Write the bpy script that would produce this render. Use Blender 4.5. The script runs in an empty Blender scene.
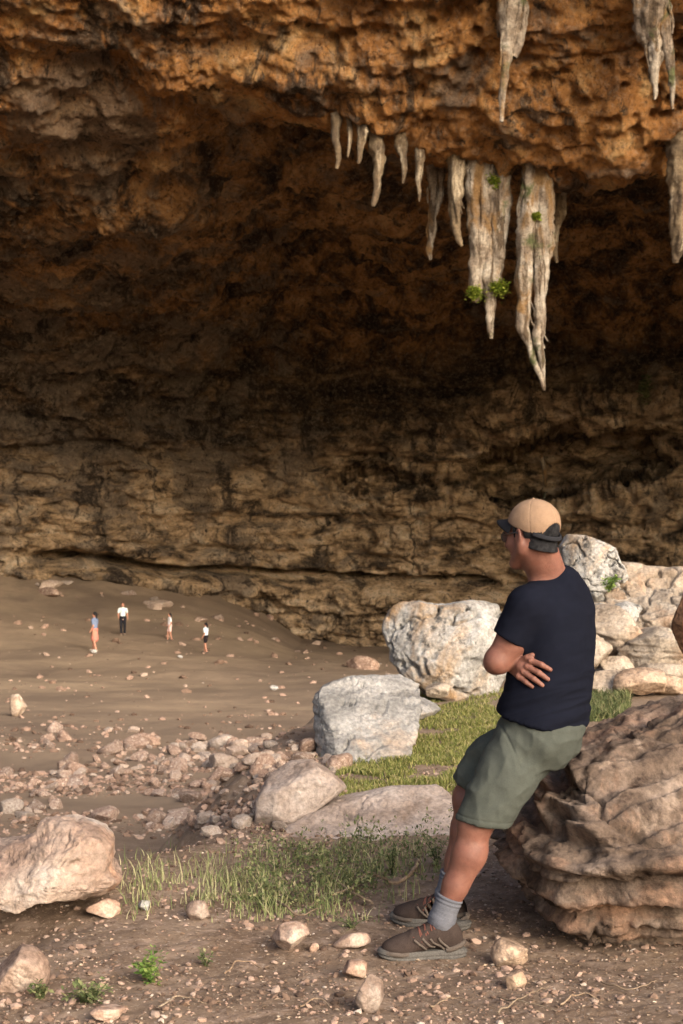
import bpy, bmesh, math, random
import numpy as np
from mathutils import Vector

# ------------------------------------------------------------------ camera, world, sun, exposure
S = bpy.context.scene
COL = S.collection
FPX, HOR, CZ = 1422.0, 530.0, 1.52
cam_d = bpy.data.cameras.new('camera'); cam = bpy.data.objects.new('camera', cam_d); COL.objects.link(cam)
cam_d.sensor_fit = 'VERTICAL'; cam_d.sensor_height = 36.0; cam_d.sensor_width = 24.0; cam_d.lens = 50.0
cam.location = (0, 0, CZ); cam.rotation_euler = (math.radians(90.0) + math.atan((HOR-512)/FPX), 0, 0)
cam_d.clip_end = 2000; cam_d.clip_start = 0.05
cam_d.dof.use_dof = True; cam_d.dof.focus_distance = 5.2; cam_d.dof.aperture_fstop = 9.0
S.camera = cam
SUN_EL, SUN_AZ = math.radians(25), math.radians(146)     # azimuth measured from +Y (ahead) towards +X (right)
W = bpy.data.worlds.new("World"); S.world = W; W.use_nodes = True
wn = W.node_tree.nodes; bg = wn['Background']
sky = wn.new('ShaderNodeTexSky'); sky.sky_type = 'NISHITA'; sky.sun_disc = False
sky.sun_elevation = SUN_EL; sky.sun_rotation = SUN_AZ
sky.air_density = 1.0; sky.dust_density = 6.0; sky.ozone_density = 0.4; sky.altitude = 300
W.node_tree.links.new(sky.outputs[0], bg.inputs[0]); bg.inputs[1].default_value = 0.15
sd = bpy.data.lights.new('sun', 'SUN'); sd.energy = 2.0; sd.angle = math.radians(38); sd.color = (1.0, 0.95, 0.89)
sun = bpy.data.objects.new('sun', sd); COL.objects.link(sun)
sdir = Vector((math.sin(SUN_AZ)*math.cos(SUN_EL), math.cos(SUN_AZ)*math.cos(SUN_EL), math.sin(SUN_EL)))
sun.rotation_euler = sdir.to_track_quat('Z', 'Y').to_euler()
sun.location = sdir*60
S.render.engine = 'CYCLES'
S.view_settings.view_transform = 'Standard'; S.view_settings.look = 'None'
S.view_settings.gamma = 1; S.view_settings.use_curve_mapping = False
S.view_settings.exposure = 1.15
S.cycles.max_bounces = 8; S.cycles.diffuse_bounces = 6

# ------------------------------------------------------------------ numpy noise
def _h(ix, iy, iz, s):
    n = (ix.astype(np.int64)*73856093) ^ (iy.astype(np.int64)*19349663) ^ (iz.astype(np.int64)*83492791) ^ (s*2654435761)
    n = (n ^ (n >> 13)) * 1274126177 & 0x7fffffff
    return (n ^ (n >> 16)) & 0x7fffffff
def rnd(ix, iy, iz, s): return _h(ix, iy, iz, s) / 2147483647.0
_G = np.random.RandomState(3).normal(size=(256, 3)); _G /= np.linalg.norm(_G, axis=1)[:, None]
def noise(p, s=0):
    i = np.floor(p).astype(np.int64); f = p - i; u = f*f*f*(f*(f*6-15)+10)
    out = 0
    for dx in (0, 1):
        wx = u[:, 0] if dx else 1-u[:, 0]
        for dy in (0, 1):
            wy = u[:, 1] if dy else 1-u[:, 1]
            for dz in (0, 1):
                wz = u[:, 2] if dz else 1-u[:, 2]
                g = _G[_h(i[:, 0]+dx, i[:, 1]+dy, i[:, 2]+dz, s) & 255]
                d = g[:, 0]*(f[:, 0]-dx)+g[:, 1]*(f[:, 1]-dy)+g[:, 2]*(f[:, 2]-dz)
                out = out + wx*wy*wz*d
    return out*1.6
def fbm(p, o=4, s=0, gain=.5, lac=2.03):
    a, t, r = 1.0, 0, 0.0
    for k in range(o):
        t = t + a*noise(p, s+k); r += a; a *= gain; p = p*lac + 7.3
    return t / r
def ridge(p, o=3, s=0):
    a, t, r = 1.0, 0, 0.0
    for k in range(o):
        t = t + a*(1-2*np.abs(noise(p, s+k))); r += a; a *= .5; p = p*2.1 + 3.1
    return t / r
def worley(p, s=0):
    i = np.floor(p).astype(np.int64); f = p - i; best = np.full(len(p), 9.0)
    for dx in (-1, 0, 1):
        for dy in (-1, 0, 1):
            for dz in (-1, 0, 1):
                a, b, c = i[:, 0]+dx, i[:, 1]+dy, i[:, 2]+dz
                q = (dx+rnd(a, b, c, s)-f[:, 0])**2+(dy+rnd(a, b, c, s+11)-f[:, 1])**2+(dz+rnd(a, b, c, s+23)-f[:, 2])**2
                best = np.minimum(best, q)
    return np.sqrt(best)
def sst(a, b, x):
    t = np.clip((x-a)/(b-a), 0, 1); return t*t*(3-2*t)
def cracks(q, s, w=.06):
    return sst(w, 0, np.abs(noise(q, s)+.25*noise(q*2.3, s+1)))
def A(*v): return np.array(v, dtype=float)
def P(px, py, d): return A((px-341.5)/FPX*d, d, CZ+(HOR-py)/FPX*d)

# ------------------------------------------------------------------ mesh / object helpers
def mk_mesh(name, v, f, mat=None, smooth=True, attr=None):
    me = bpy.data.meshes.new(name)
    v = np.asarray(v, dtype=np.float32)
    if isinstance(f, np.ndarray):
        n, k = f.shape
        me.vertices.add(len(v)); me.vertices.foreach_set('co', v.ravel())
        me.loops.add(n*k); me.loops.foreach_set('vertex_index', f.astype(np.int32).ravel())
        me.polygons.add(n); me.polygons.foreach_set('loop_start', np.arange(0, n*k, k, dtype=np.int32))
        me.update(calc_edges=True)
    else:
        me.from_pydata([tuple(map(float, q)) for q in v], [], f); me.update()
    me.polygons.foreach_set('use_smooth', np.full(len(me.polygons), smooth))
    if attr is not None:
        a = me.attributes.new('tint', 'FLOAT', 'POINT'); a.data.foreach_set('value', np.asarray(attr, dtype=np.float32))
    if mat: me.materials.append(mat)
    me.validate()
    return me
def obj(name, me, parent=None, loc=None, **tags):
    o = bpy.data.objects.new(name, me); COL.objects.link(o)
    if parent is not None: o.parent = parent
    if loc is not None: o.location = loc
    for k, q in tags.items():
        if q: o[k] = q
    return o
def thing(name, label, category, loc=(0, 0, 0), group=None):
    return obj(name, None, None, loc, label=label, category=category, group=group)
def part(name, me, parent, label=None):
    o = obj(name, me, parent, label=label)
    o.matrix_parent_inverse = parent_world(parent).inverted()
    return o
def parent_world(o):
    from mathutils import Matrix
    m = Matrix.Translation(o.location) @ o.rotation_euler.to_matrix().to_4x4()
    return (parent_world(o.parent) @ o.matrix_parent_inverse @ m) if o.parent else m
_ico = {}
def ico(n):
    if n not in _ico:
        bm = bmesh.new(); bmesh.ops.create_icosphere(bm, subdivisions=n, radius=1)
        v = np.array([q.co[:] for q in bm.verts]); f = np.array([[q.index for q in t.verts] for t in bm.faces]); bm.free()
        v /= np.linalg.norm(v, axis=1)[:, None]; _ico[n] = (v, f)
    return _ico[n][0].copy(), _ico[n][1]
def vnormals(v, f):
    a, b, c = v[f[:, 0]], v[f[:, 1]], v[f[:, 2]]
    fn = np.cross(b-a, c-a)
    if f.shape[1] == 4: fn = np.cross(v[f[:, 2]]-a, v[f[:, 3]]-b)
    n = np.zeros_like(v)
    for k in range(f.shape[1]):
        for ax in range(3): n[:, ax] += np.bincount(f[:, k], fn[:, ax], minlength=len(v))
    return n/np.maximum(np.linalg.norm(n, axis=1), 1e-12)[:, None]

# ------------------------------------------------------------------ signed distance modelling (bodies, clothes)
class Field:
    def __init__(s, lo, hi, h):
        s.lo = np.array(lo, float); s.h = h
        s.n = np.ceil((np.array(hi, float)-s.lo)/h).astype(int)+1
        s.f = np.full(s.n, 1.0, dtype=np.float32)
    def blk(s, lo, hi):
        a = np.clip(np.floor((lo-s.lo)/s.h).astype(int), 0, s.n-1); b = np.clip(np.ceil((hi-s.lo)/s.h).astype(int)+1, 1, s.n)
        if np.any(b <= a): return None, None
        g = np.stack(np.meshgrid(*[s.lo[k]+s.h*np.arange(a[k], b[k]) for k in range(3)], indexing='ij'), -1)
        return (slice(a[0], b[0]), slice(a[1], b[1]), slice(a[2], b[2])), g
    def add(s, fn, lo, hi, k=.01, m=.03):
        sl, g = s.blk(np.array(lo)-m-k, np.array(hi)+m+k)
        if sl is None: return
        d = fn(g); c = s.f[sl]
        if k > 0:
            h = np.maximum(k-np.abs(c-d), 0)/k; s.f[sl] = np.minimum(c, d)-h*h*k*.25
        else: s.f[sl] = np.minimum(c, d)
    def sub(s, fn, lo, hi, k=.004):
        sl, g = s.blk(np.array(lo), np.array(hi))
        if sl is None: return
        d = -fn(g); c = s.f[sl]
        h = np.maximum(k-np.abs(c-d), 0)/k; s.f[sl] = np.maximum(c, d)+h*h*k*.25
    def cap(s, a, b, ra, rb=None, k=.01, flat=None):
        a, b = np.array(a, float), np.array(b, float); rb = ra if rb is None else rb; R = max(ra, rb)*1.3
        s.add(lambda g: d_cap(g, a, b, ra, rb, flat), np.minimum(a, b)-R, np.maximum(a, b)+R, k)
    def chain(s, pts, rs, k=.01, flat=None):
        for i in range(len(pts)-1): s.cap(pts[i], pts[i+1], rs[i], rs[i+1], k, flat)
    def ell(s, c, M, r, k=.01, neg=False):
        c = np.array(c, float); R = max(r)*1.05
        fn = lambda g: d_ell(g, c, M, r)
        (s.sub if neg else s.add)(fn, c-R, c+R, k)
    def mesh(s, smooth=1):
        return nets(s.f, s.lo, s.h, smooth)
def d_cap(g, a, b, ra, rb, flat=None):
    q = g-a; ba = b-a; t = np.clip((q@ba)/max(ba@ba, 1e-9), 0, 1)
    w = q-t[..., None]*ba
    if flat is not None:
        n, sc = flat; w = w+((w@n)*(sc-1))[..., None]*n
    return np.linalg.norm(w, axis=-1)-(ra+(rb-ra)*t)
def d_ell(g, c, M, r):
    q = (g-c)@np.array(M).T; r = np.array(r); k0 = np.linalg.norm(q/r, axis=-1); k1 = np.linalg.norm(q/(r*r), axis=-1)
    return k0*(k0-1)/np.maximum(k1, 1e-6)
def nets(f, lo, h, smooth=1):
    s = f < 0
    c = np.zeros(np.array(f.shape)-1, np.uint8)
    for a in (0, 1):
        for b in (0, 1):
            for d in (0, 1):
                c += s[a:f.shape[0]-1+a, b:f.shape[1]-1+b, d:f.shape[2]-1+d]
    act = (c > 0) & (c < 8); idx = np.argwhere(act)
    vid = np.full(act.shape, -1, np.int32); vid[act] = np.arange(len(idx))
    acc = np.zeros((len(idx), 3)); cnt = np.zeros(len(idx))
    cor = [(a, b, d) for a in (0, 1) for b in (0, 1) for d in (0, 1)]
    val = {q: f[idx[:, 0]+q[0], idx[:, 1]+q[1], idx[:, 2]+q[2]].astype(float) for q in cor}
    for q in cor:
        for ax in range(3):
            if q[ax]: continue
            r = list(q); r[ax] = 1; r = tuple(r); v0, v1 = val[q], val[r]
            m = (v0 < 0) != (v1 < 0); t = np.where(m, v0/np.where(m, v0-v1, 1), 0)
            pnt = np.tile(np.array(q, float), (len(idx), 1)); pnt[:, ax] += t
            acc[m] += pnt[m]; cnt[m] += 1
    v = lo+h*(idx+acc/cnt[:, None])
    quads = []
    for ax in range(3):
        o1, o2 = [(1, 2), (2, 0), (0, 1)][ax]
        sl0 = [slice(None)]*3; sl1 = [slice(None)]*3; sl0[ax] = slice(0, -1); sl1[ax] = slice(1, None)
        a0, a1 = s[tuple(sl0)], s[tuple(sl1)]
        e = np.argwhere(a0 != a1)
        ok = (e[:, o1] > 0) & (e[:, o2] > 0) & (e[:, o1] < f.shape[o1]-1) & (e[:, o2] < f.shape[o2]-1); e = e[ok]
        fl = a0[e[:, 0], e[:, 1], e[:, 2]]
        def cell(d1, d2):
            q = e.copy(); q[:, o1] -= d1; q[:, o2] -= d2; return vid[q[:, 0], q[:, 1], q[:, 2]]
        k = np.stack([cell(1, 1), cell(0, 1), cell(0, 0), cell(1, 0)], 1)
        k[~fl] = k[~fl][:, ::-1]; quads.append(k)
    q = np.concatenate(quads)
    for _ in range(smooth):
        n = np.zeros_like(v); m = np.zeros(len(v))
        for a in range(4):
            b = (a+1) % 4
            for x, y in ((a, b), (b, a)):
                for ax in range(3): n[:, ax] += np.bincount(q[:, x], v[q[:, y], ax], minlength=len(v))
                m += np.bincount(q[:, x], minlength=len(v))
        v = v*.45+n/m[:, None]*.55
    return v, q
def tube(pts, rad, n=8, closed=True):
    pts = np.array(pts, float); rad = np.broadcast_to(rad, (len(pts),)); V, F = [], []
    t = np.gradient(pts, axis=0); t /= np.maximum(np.linalg.norm(t, axis=1), 1e-9)[:, None]
    up = A(0, 0, 1) if abs(t[0][2]) < .9 else A(1, 0, 0)
    for i in range(len(pts)):
        x = np.cross(up, t[i]); x /= np.linalg.norm(x); y = np.cross(t[i], x); up = y if abs(t[i][2]) > .9 else up
        for k in range(n):
            a = 2*math.pi*k/n; V.append(pts[i]+rad[i]*(math.cos(a)*x+math.sin(a)*y))
    for i in range(len(pts)-1):
        for k in range(n): F.append([i*n+k, i*n+(k+1) % n, (i+1)*n+(k+1) % n, (i+1)*n+k])
    return np.array(V), np.array(F)
def join(ms):
    V, F, o = [], [], 0
    for v, f in ms: V.append(v); F.append(f+o); o += len(v)
    return np.concatenate(V), np.concatenate(F)
def spline(pts, n):
    pts = np.array(pts, float); t = np.linspace(0, len(pts)-1.0001, n); out = []
    for q in t:
        i = int(q); u = q-i; p0 = pts[max(i-1, 0)]; p1 = pts[i]; p2 = pts[i+1]; p3 = pts[min(i+2, len(pts)-1)]
        out.append(.5*((2*p1)+(-p0+p2)*u+(2*p0-5*p1+4*p2-p3)*u*u+(-p0+3*p1-3*p2+p3)*u**3))
    return np.array(out)

# ------------------------------------------------------------------ materials
class NT:
    def __init__(s, name):
        s.m = bpy.data.materials.new(name); s.m.use_nodes = True; s.t = s.m.node_tree; s.b = s.t.nodes['Principled BSDF']
        s.tc = s.t.nodes.new('ShaderNodeTexCoord').outputs['Object']
    def n(s, ty, **kw):
        x = s.t.nodes.new(ty)
        for k, q in kw.items(): setattr(x, k, q)
        return x
    def l(s, a, b): s.t.links.new(a, b)
    def noise(s, scale, detail=4, rough=.55, stretch=None, dist=0, off=0):
        mp = s.n('ShaderNodeMapping'); s.l(s.tc, mp.inputs[0]); mp.inputs['Location'].default_value = (off, off*1.7, off*.3)
        if stretch: mp.inputs['Scale'].default_value = stretch
        x = s.n('ShaderNodeTexNoise'); s.l(mp.outputs[0], x.inputs['Vector'])
        x.inputs['Scale'].default_value = scale; x.inputs['Detail'].default_value = detail
        x.inputs['Roughness'].default_value = rough; x.inputs['Distortion'].default_value = dist
        return x.outputs['Fac']
    def ramp(s, fac, stops):
        r = s.n('ShaderNodeValToRGB'); s.l(fac, r.inputs[0]); e = r.color_ramp.elements
        while len(e) < len(stops): e.new(.5)
        for q, (p, c) in zip(e, stops):
            q.position = p; q.color = (*(c if not np.isscalar(c) else (c, c, c)), 1)
        return r.outputs[0]
    def mix(s, fac, a, b, mode='MIX'):
        x = s.n('ShaderNodeMix', data_type='RGBA', blend_type=mode)
        for k, q in ((0, fac), (6, a), (7, b)):
            if hasattr(q, 'is_output'): s.l(q, x.inputs[k])
            else: x.inputs[k].default_value = q if np.isscalar(q) else (*q, 1)
        return x.outputs[2]
    def math(s, op, a, b=0.0, c=None):
        x = s.n('ShaderNodeMath', operation=op)
        for k, q in enumerate((a, b) if c is None else (a, b, c)):
            if hasattr(q, 'is_output'): s.l(q, x.inputs[k])
            else: x.inputs[k].default_value = q
        return x.outputs[0]
    def bump(s, h, strength, dist):
        x = s.n('ShaderNodeBump'); x.inputs['Strength'].default_value = strength; x.inputs['Distance'].default_value = dist
        s.l(h, x.inputs['Height']); s.l(x.outputs[0], s.b.inputs['Normal'])
    def done(s, col, rough=.9, spec=.2):
        if hasattr(col, 'is_output'): s.l(col, s.b.inputs['Base Color'])
        else: s.b.inputs['Base Color'].default_value = (*col, 1)
        if hasattr(rough, 'is_output'): s.l(rough, s.b.inputs['Roughness'])
        else: s.b.inputs['Roughness'].default_value = rough
        s.b.inputs['Specular IOR Level'].default_value = spec
        return s.m
def rock_mat(name, stops, scale=3.0, layers=(), bumps=(40, .5, .01), var=.25, coarse=None):
    m = NT(name); c = m.ramp(m.noise(scale, 8, .62), [(.3+.4*i/(len(stops)-1), q) for i, q in enumerate(stops)])
    for i, (col, sc, lo, hi, st) in enumerate(layers):
        c = m.mix(m.ramp(m.noise(sc, 6, .65, st, .4, 5+i*3), [(lo, 0), (hi, 1)]), c, col)
    oi = m.n('ShaderNodeObjectInfo').outputs['Random']
    if var: c = m.mix(1.0, c, m.ramp(oi, [(0, (1-var, 1-var, 1-var)), (.5, (1, 1-var*.35, 1-var*.6)), (1, (1, 1, 1))]), 'MULTIPLY')
    fine = m.ramp(m.noise(scale*12, 5, .7, None, 0, 2), [(.35, .62), (.65, 1.15)])
    c = m.mix(1.0, c, fine, 'MULTIPLY')
    h = m.noise(bumps[0], 8, .7, None, .3)
    m.bump(h, bumps[1], bumps[2])
    return m.done(c, .92, .15)
def tint_mat(name, stops, rough=.8, trans=0.0):
    m = NT(name); at = m.n('ShaderNodeAttribute', attribute_name='tint').outputs['Fac']
    c = m.ramp(at, stops)
    m.done(c, rough, .2)
    if trans:
        t = m.n('ShaderNodeBsdfTranslucent'); m.l(c, t.inputs[0]); x = m.n('ShaderNodeMixShader'); x.inputs[0].default_value = trans
        m.l(m.b.outputs[0], x.inputs[1]); m.l(t.outputs[0], x.inputs[2]); m.l(x.outputs[0], m.t.nodes['Material Output'].inputs[0])
    return m.m
def cloth_mat(name, a, b, scale=700, nb=.25, rough=.95):
    m = NT(name); c = m.ramp(m.noise(30, 6, .6), [(.3, a), (.7, b)])
    c = m.mix(.5, c, m.ramp(m.noise(scale, 2), [(.3, tuple(q*.6 for q in a)), (.7, tuple(min(q*1.5, 1) for q in b))]))
    m.bump(m.noise(scale, 2), nb, .002); return m.done(c, rough, .06)

# ------------------------------------------------------------------ terrain
EDGE = np.array([(-30, 5.6), (-8, 6.0), (-1.6, 6.4), (-1.0, 6.6), (-.67, 6.9), (-.32, 7.6), (-.18, 8.4), (-.38, 9.2), (-.42, 10.4), (.0, 11.6),
                 (.1, 13.3), (1.2, 15), (3, 17), (8, 22), (30, 30), (60, 60)], float)
def edge_sd(x, y):
    best = np.full(x.shape, 1e9)
    for (ax, ay), (bx, by) in zip(EDGE[:-1], EDGE[1:]):
        dx, dy = bx-ax, by-ay; t = np.clip(((x-ax)*dx+(y-ay)*dy)/(dx*dx+dy*dy), 0, 1)
        best = np.minimum(best, np.hypot(x-ax-t*dx, y-ay-t*dy))
    poly = np.vstack([EDGE, [(60, -200), (-200, -200), (-200, 5.6)]]); ins = np.zeros(x.shape, bool)
    for i in range(len(poly)):
        (ax, ay), (bx, by) = poly[i], poly[(i+1) % len(poly)]
        if ay == by: continue
        c = ((ay > y) != (by > y)) & (x < (bx-ax)*(y-ay)/(by-ay)+ax); ins ^= c
    return np.where(ins, best, -best)
def height(x, y, detail=True):
    x, y = np.asarray(x, float), np.asarray(y, float); sh = x.shape; x, y = x.ravel(), y.ravel()
    p = np.stack([x, y, x*0], 1)
    F = np.interp(y, [4, 12, 20, 28, 42, 73, 90, 130], [-.8, -1.1, -1.9, -2.6, -3.5, -5.2, -6.0, -6.5])
    r = np.interp(x, [-60, -21, -14.3, -8.8, -5, -2.6, 1], [9, 5.9, 4.6, 3.4, 1.8, .4, 0])
    F = F+r*np.clip((y-50)/38, 0, 1.15)**2
    F = F+.05*np.clip(y/50, 0, 1)*ridge(p*A(.10, .22, 1), 3, 13)+.10*fbm(p*.35, 3, 5)+np.clip(y/60, 0, 1)*.35*fbm(p*.12, 3, 9)
    s = edge_sd(x, y)+.18*fbm(p*1.1, 3, 21)
    Z = 0*x+.05*fbm(p*.5, 3, 31)
    Z = Z-.15*np.exp(-((x+1.45)/.38)**2-((y-5.55)/.32)**2)
    Z = Z+.10*sst(.3, 1.6, x)*sst(7.5, 12, y)
    Z = Z+.10*np.exp(-((x+.1)/.55)**2-((y-7.7)/.5)**2)          # low swell of bedrock above the bank
    t = sst(-1.3, .05, s)
    z = F*(1-t)+Z*t
    if detail:
        near = np.clip(1.5-y/14, 0, 1)
        z = z+near*(.022*fbm(p*2.6, 4, 41)+.010*fbm(p*9, 4, 45))+.006*near*ridge(p*22, 2, 49)
        z = z+(1-near)*.05*fbm(p*.9, 4, 51)
    return z.reshape(sh)
HX = np.concatenate([np.arange(-40, -3, .35), np.arange(-3, 3, .03), np.arange(3, 40, .35)])
HY = np.concatenate([np.arange(3, 10, .03), np.arange(10, 30, .12), np.arange(30, 131, .5)])
HG = height(*np.meshgrid(HX, HY), False)
def hcoarse(x, y):
    i = np.clip(np.searchsorted(HX, x)-1, 0, len(HX)-2); j = np.clip(np.searchsorted(HY, y)-1, 0, len(HY)-2)
    u = np.clip((x-HX[i])/(HX[i+1]-HX[i]), 0, 1); w = np.clip((y-HY[j])/(HY[j+1]-HY[j]), 0, 1)
    return (HG[j, i]*(1-u)+HG[j, i+1]*u)*(1-w)+(HG[j+1, i]*(1-u)+HG[j+1, i+1]*u)*w
def hit(px, py):
    px, py = np.atleast_1d(px).astype(float), np.atleast_1d(py).astype(float)
    ds = 3.2*(130/3.2)**np.linspace(0, 1, 150)
    X = (px[:, None]-341.5)/FPX*ds; Z = CZ+(HOR-py[:, None])/FPX*ds
    below = Z < hcoarse(X, np.broadcast_to(ds, X.shape))
    k = np.maximum(np.where(below.any(1), below.argmax(1), len(ds)-1), 1)
    a, b = ds[k-1].copy(), ds[k].copy()
    for _ in range(14):
        m = (a+b)/2; u = CZ+(HOR-py)/FPX*m < hcoarse((px-341.5)/FPX*m, m); b = np.where(u, m, b); a = np.where(u, a, m)
    x = (px-341.5)/FPX*b
    return np.stack([x, b, height(x, b)], 1)
def gl(a, b, n, p=1): return a+(b-a)*np.linspace(0, 1, n)**p
def axis_pts(segs):
    out = []
    for a, b, n, p in segs: out.append(gl(a, b, n, p)[:-1])
    return np.concatenate(out+[[segs[-1][1]]])
def ground_material():
    m = NT('dry_soil')
    sep = m.n('ShaderNodeSeparateXYZ'); m.l(m.tc, sep.inputs[0]); y = sep.outputs[1]
    near = m.ramp(m.noise(2.2, 8, .65), [(.3, (.115, .076, .052)), (.5, (.165, .115, .08)), (.7, (.23, .168, .122))])
    near = m.mix(m.ramp(m.noise(9, 6, .7, None, .5, 4), [(.5, 0), (.66, 1)]), near, (.26, .187, .14))
    near = m.mix(m.ramp(m.noise(26, 5, .7, None, .5, 9), [(.55, 0), (.68, 1)]), near, (.085, .055, .038))
    near = m.mix(m.ramp(m.noise(55, 4, .7, None, .2, 19), [(.58, 0), (.68, 1)]), near, (.33, .26, .20))
    far = m.ramp(m.noise(.16, 6, .6, (1, .6, 1)), [(.3, (.145, .108, .08)), (.5, (.205, .152, .108)), (.7, (.265, .195, .135))])
    far = m.mix(m.ramp(m.noise(1.4, 6, .7, None, .4, 6), [(.5, 0), (.7, .6)]), far, (.19, .135, .095))
    fac = m.math('MULTIPLY', m.math('SUBTRACT', y, 8.0), .12); fac = m.ramp(fac, [(0, 0), (1, 1)])
    far = m.mix(m.ramp(m.noise(.09, 6, .65, (1, 1.3, 1), .6, 16), [(.48, 0), (.64, .5)]), far, (.36, .27, .18))
    far = m.mix(m.ramp(m.noise(.25, 7, .75, (1, 1.2, 1), .3, 26), [(.54, 0), (.66, .6)]), far, (.145, .105, .08))
    c = m.mix(fac, near, far)
    m.bump(m.noise(60, 8, .75), .7, .012)
    return m.done(c, .95, .1)
def build_ground():
    xs = axis_pts([(-300, -30, 12, .5), (-30, -2.2, 150, .6), (-2.2, 2.2, 300, 1), (2.2, 30, 130, 1.7), (30, 300, 12, 2)])
    ys = axis_pts([(-300, -5, 12, .5), (-5, 3.6, 60, .8), (3.6, 9, 380, 1.1), (9, 100, 420, 1.5), (100, 300, 10, 1)])
    X, Y = np.meshgrid(xs, ys); v = np.stack([X, Y, height(X, Y)], -1).reshape(-1, 3)
    n, m_ = len(ys), len(xs); i = np.arange(n*m_).reshape(n, m_)
    f = np.stack([i[:-1, :-1], i[:-1, 1:], i[1:, 1:], i[1:, :-1]], -1).reshape(-1, 4)
    obj('ground', mk_mesh('ground', v, f, ground_material()), kind='structure')
build_ground()

# ------------------------------------------------------------------ cave wall and roof
def wall_material():
    m = NT('stained_limestone')
    sep = m.n('ShaderNodeSeparateXYZ'); m.l(m.tc, sep.inputs[0]); z = sep.outputs[2]; x = sep.outputs[0]
    zz = m.math('ADD', z, m.math('MULTIPLY', m.math('SUBTRACT', m.noise(.16, 6, .65), .5), 9.0))
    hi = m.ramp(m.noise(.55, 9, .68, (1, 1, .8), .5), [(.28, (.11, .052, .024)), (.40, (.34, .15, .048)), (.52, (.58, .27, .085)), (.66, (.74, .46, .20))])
    mid = m.ramp(m.noise(.6, 9, .68, (.7, .7, 1.5), .5, 3), [(.38, (.022, .016, .012)), (.49, (.07, .046, .028)), (.58, (.22, .14, .075)), (.70, (.48, .33, .19))])  # dark mid band: stain mottling, with the shade under the roof painted in
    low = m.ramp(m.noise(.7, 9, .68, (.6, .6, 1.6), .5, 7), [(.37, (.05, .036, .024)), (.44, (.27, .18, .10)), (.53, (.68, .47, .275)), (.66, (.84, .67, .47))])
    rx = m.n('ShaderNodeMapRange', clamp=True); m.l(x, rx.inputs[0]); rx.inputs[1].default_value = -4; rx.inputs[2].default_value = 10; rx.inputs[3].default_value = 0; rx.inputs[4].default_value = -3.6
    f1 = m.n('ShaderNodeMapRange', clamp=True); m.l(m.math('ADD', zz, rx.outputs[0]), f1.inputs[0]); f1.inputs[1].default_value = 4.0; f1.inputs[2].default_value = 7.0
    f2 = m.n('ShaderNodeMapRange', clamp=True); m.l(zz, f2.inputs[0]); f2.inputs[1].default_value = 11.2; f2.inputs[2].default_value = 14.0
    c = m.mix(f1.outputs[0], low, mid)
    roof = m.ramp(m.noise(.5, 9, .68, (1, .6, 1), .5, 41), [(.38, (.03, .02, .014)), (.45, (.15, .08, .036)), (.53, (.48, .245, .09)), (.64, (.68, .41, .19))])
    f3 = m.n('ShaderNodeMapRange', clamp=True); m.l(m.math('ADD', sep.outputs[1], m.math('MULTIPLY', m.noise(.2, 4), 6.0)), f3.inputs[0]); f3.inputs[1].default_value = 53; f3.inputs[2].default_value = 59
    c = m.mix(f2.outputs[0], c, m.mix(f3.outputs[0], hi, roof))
    # grey lichen crust, white lime wash, black water stains (vertical runs)
    gx = m.n('ShaderNodeMapRange', clamp=True); m.l(x, gx.inputs[0]); gx.inputs[1].default_value = -8; gx.inputs[2].default_value = -1; gx.inputs[3].default_value = .075; gx.inputs[4].default_value = -.02
    c = m.mix(m.ramp(m.math('ADD', m.noise(.32, 8, .7, (1, 1, .9), .8, 11), gx.outputs[0]), [(.53, 0), (.62, .75)]), c, (.25, .195, .145))
    c = m.mix(m.ramp(m.noise(1.7, 7, .75, (1, 1, .7), .6, 15), [(.56, 0), (.64, .9)]), c, (.035, .026, .02))
    c = m.mix(m.ramp(m.noise(.33, 8, .72, (1.2, 1.2, .35), .9, 21), [(.545, 0), (.60, .85)]), c, (.035, .026, .02))
    c = m.mix(m.ramp(m.noise(4.5, 6, .75, None, .4, 27), [(.50, 0), (.70, .45)]), c, (.60, .47, .34))
    c = m.mix(m.ramp(m.noise(5.5, 6, .75, None, .4, 33), [(.52, 0), (.66, .75)]), c, (.05, .034, .024))
    h = m.math('ADD', m.noise(2.2, 12, .76, (1, 1, 1.2), .5), m.math('MULTIPLY', m.noise(7, 8, .75), .5))
    m.bump(h, 1.0, .60)
    return m.done(c, .93, .12)
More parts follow.
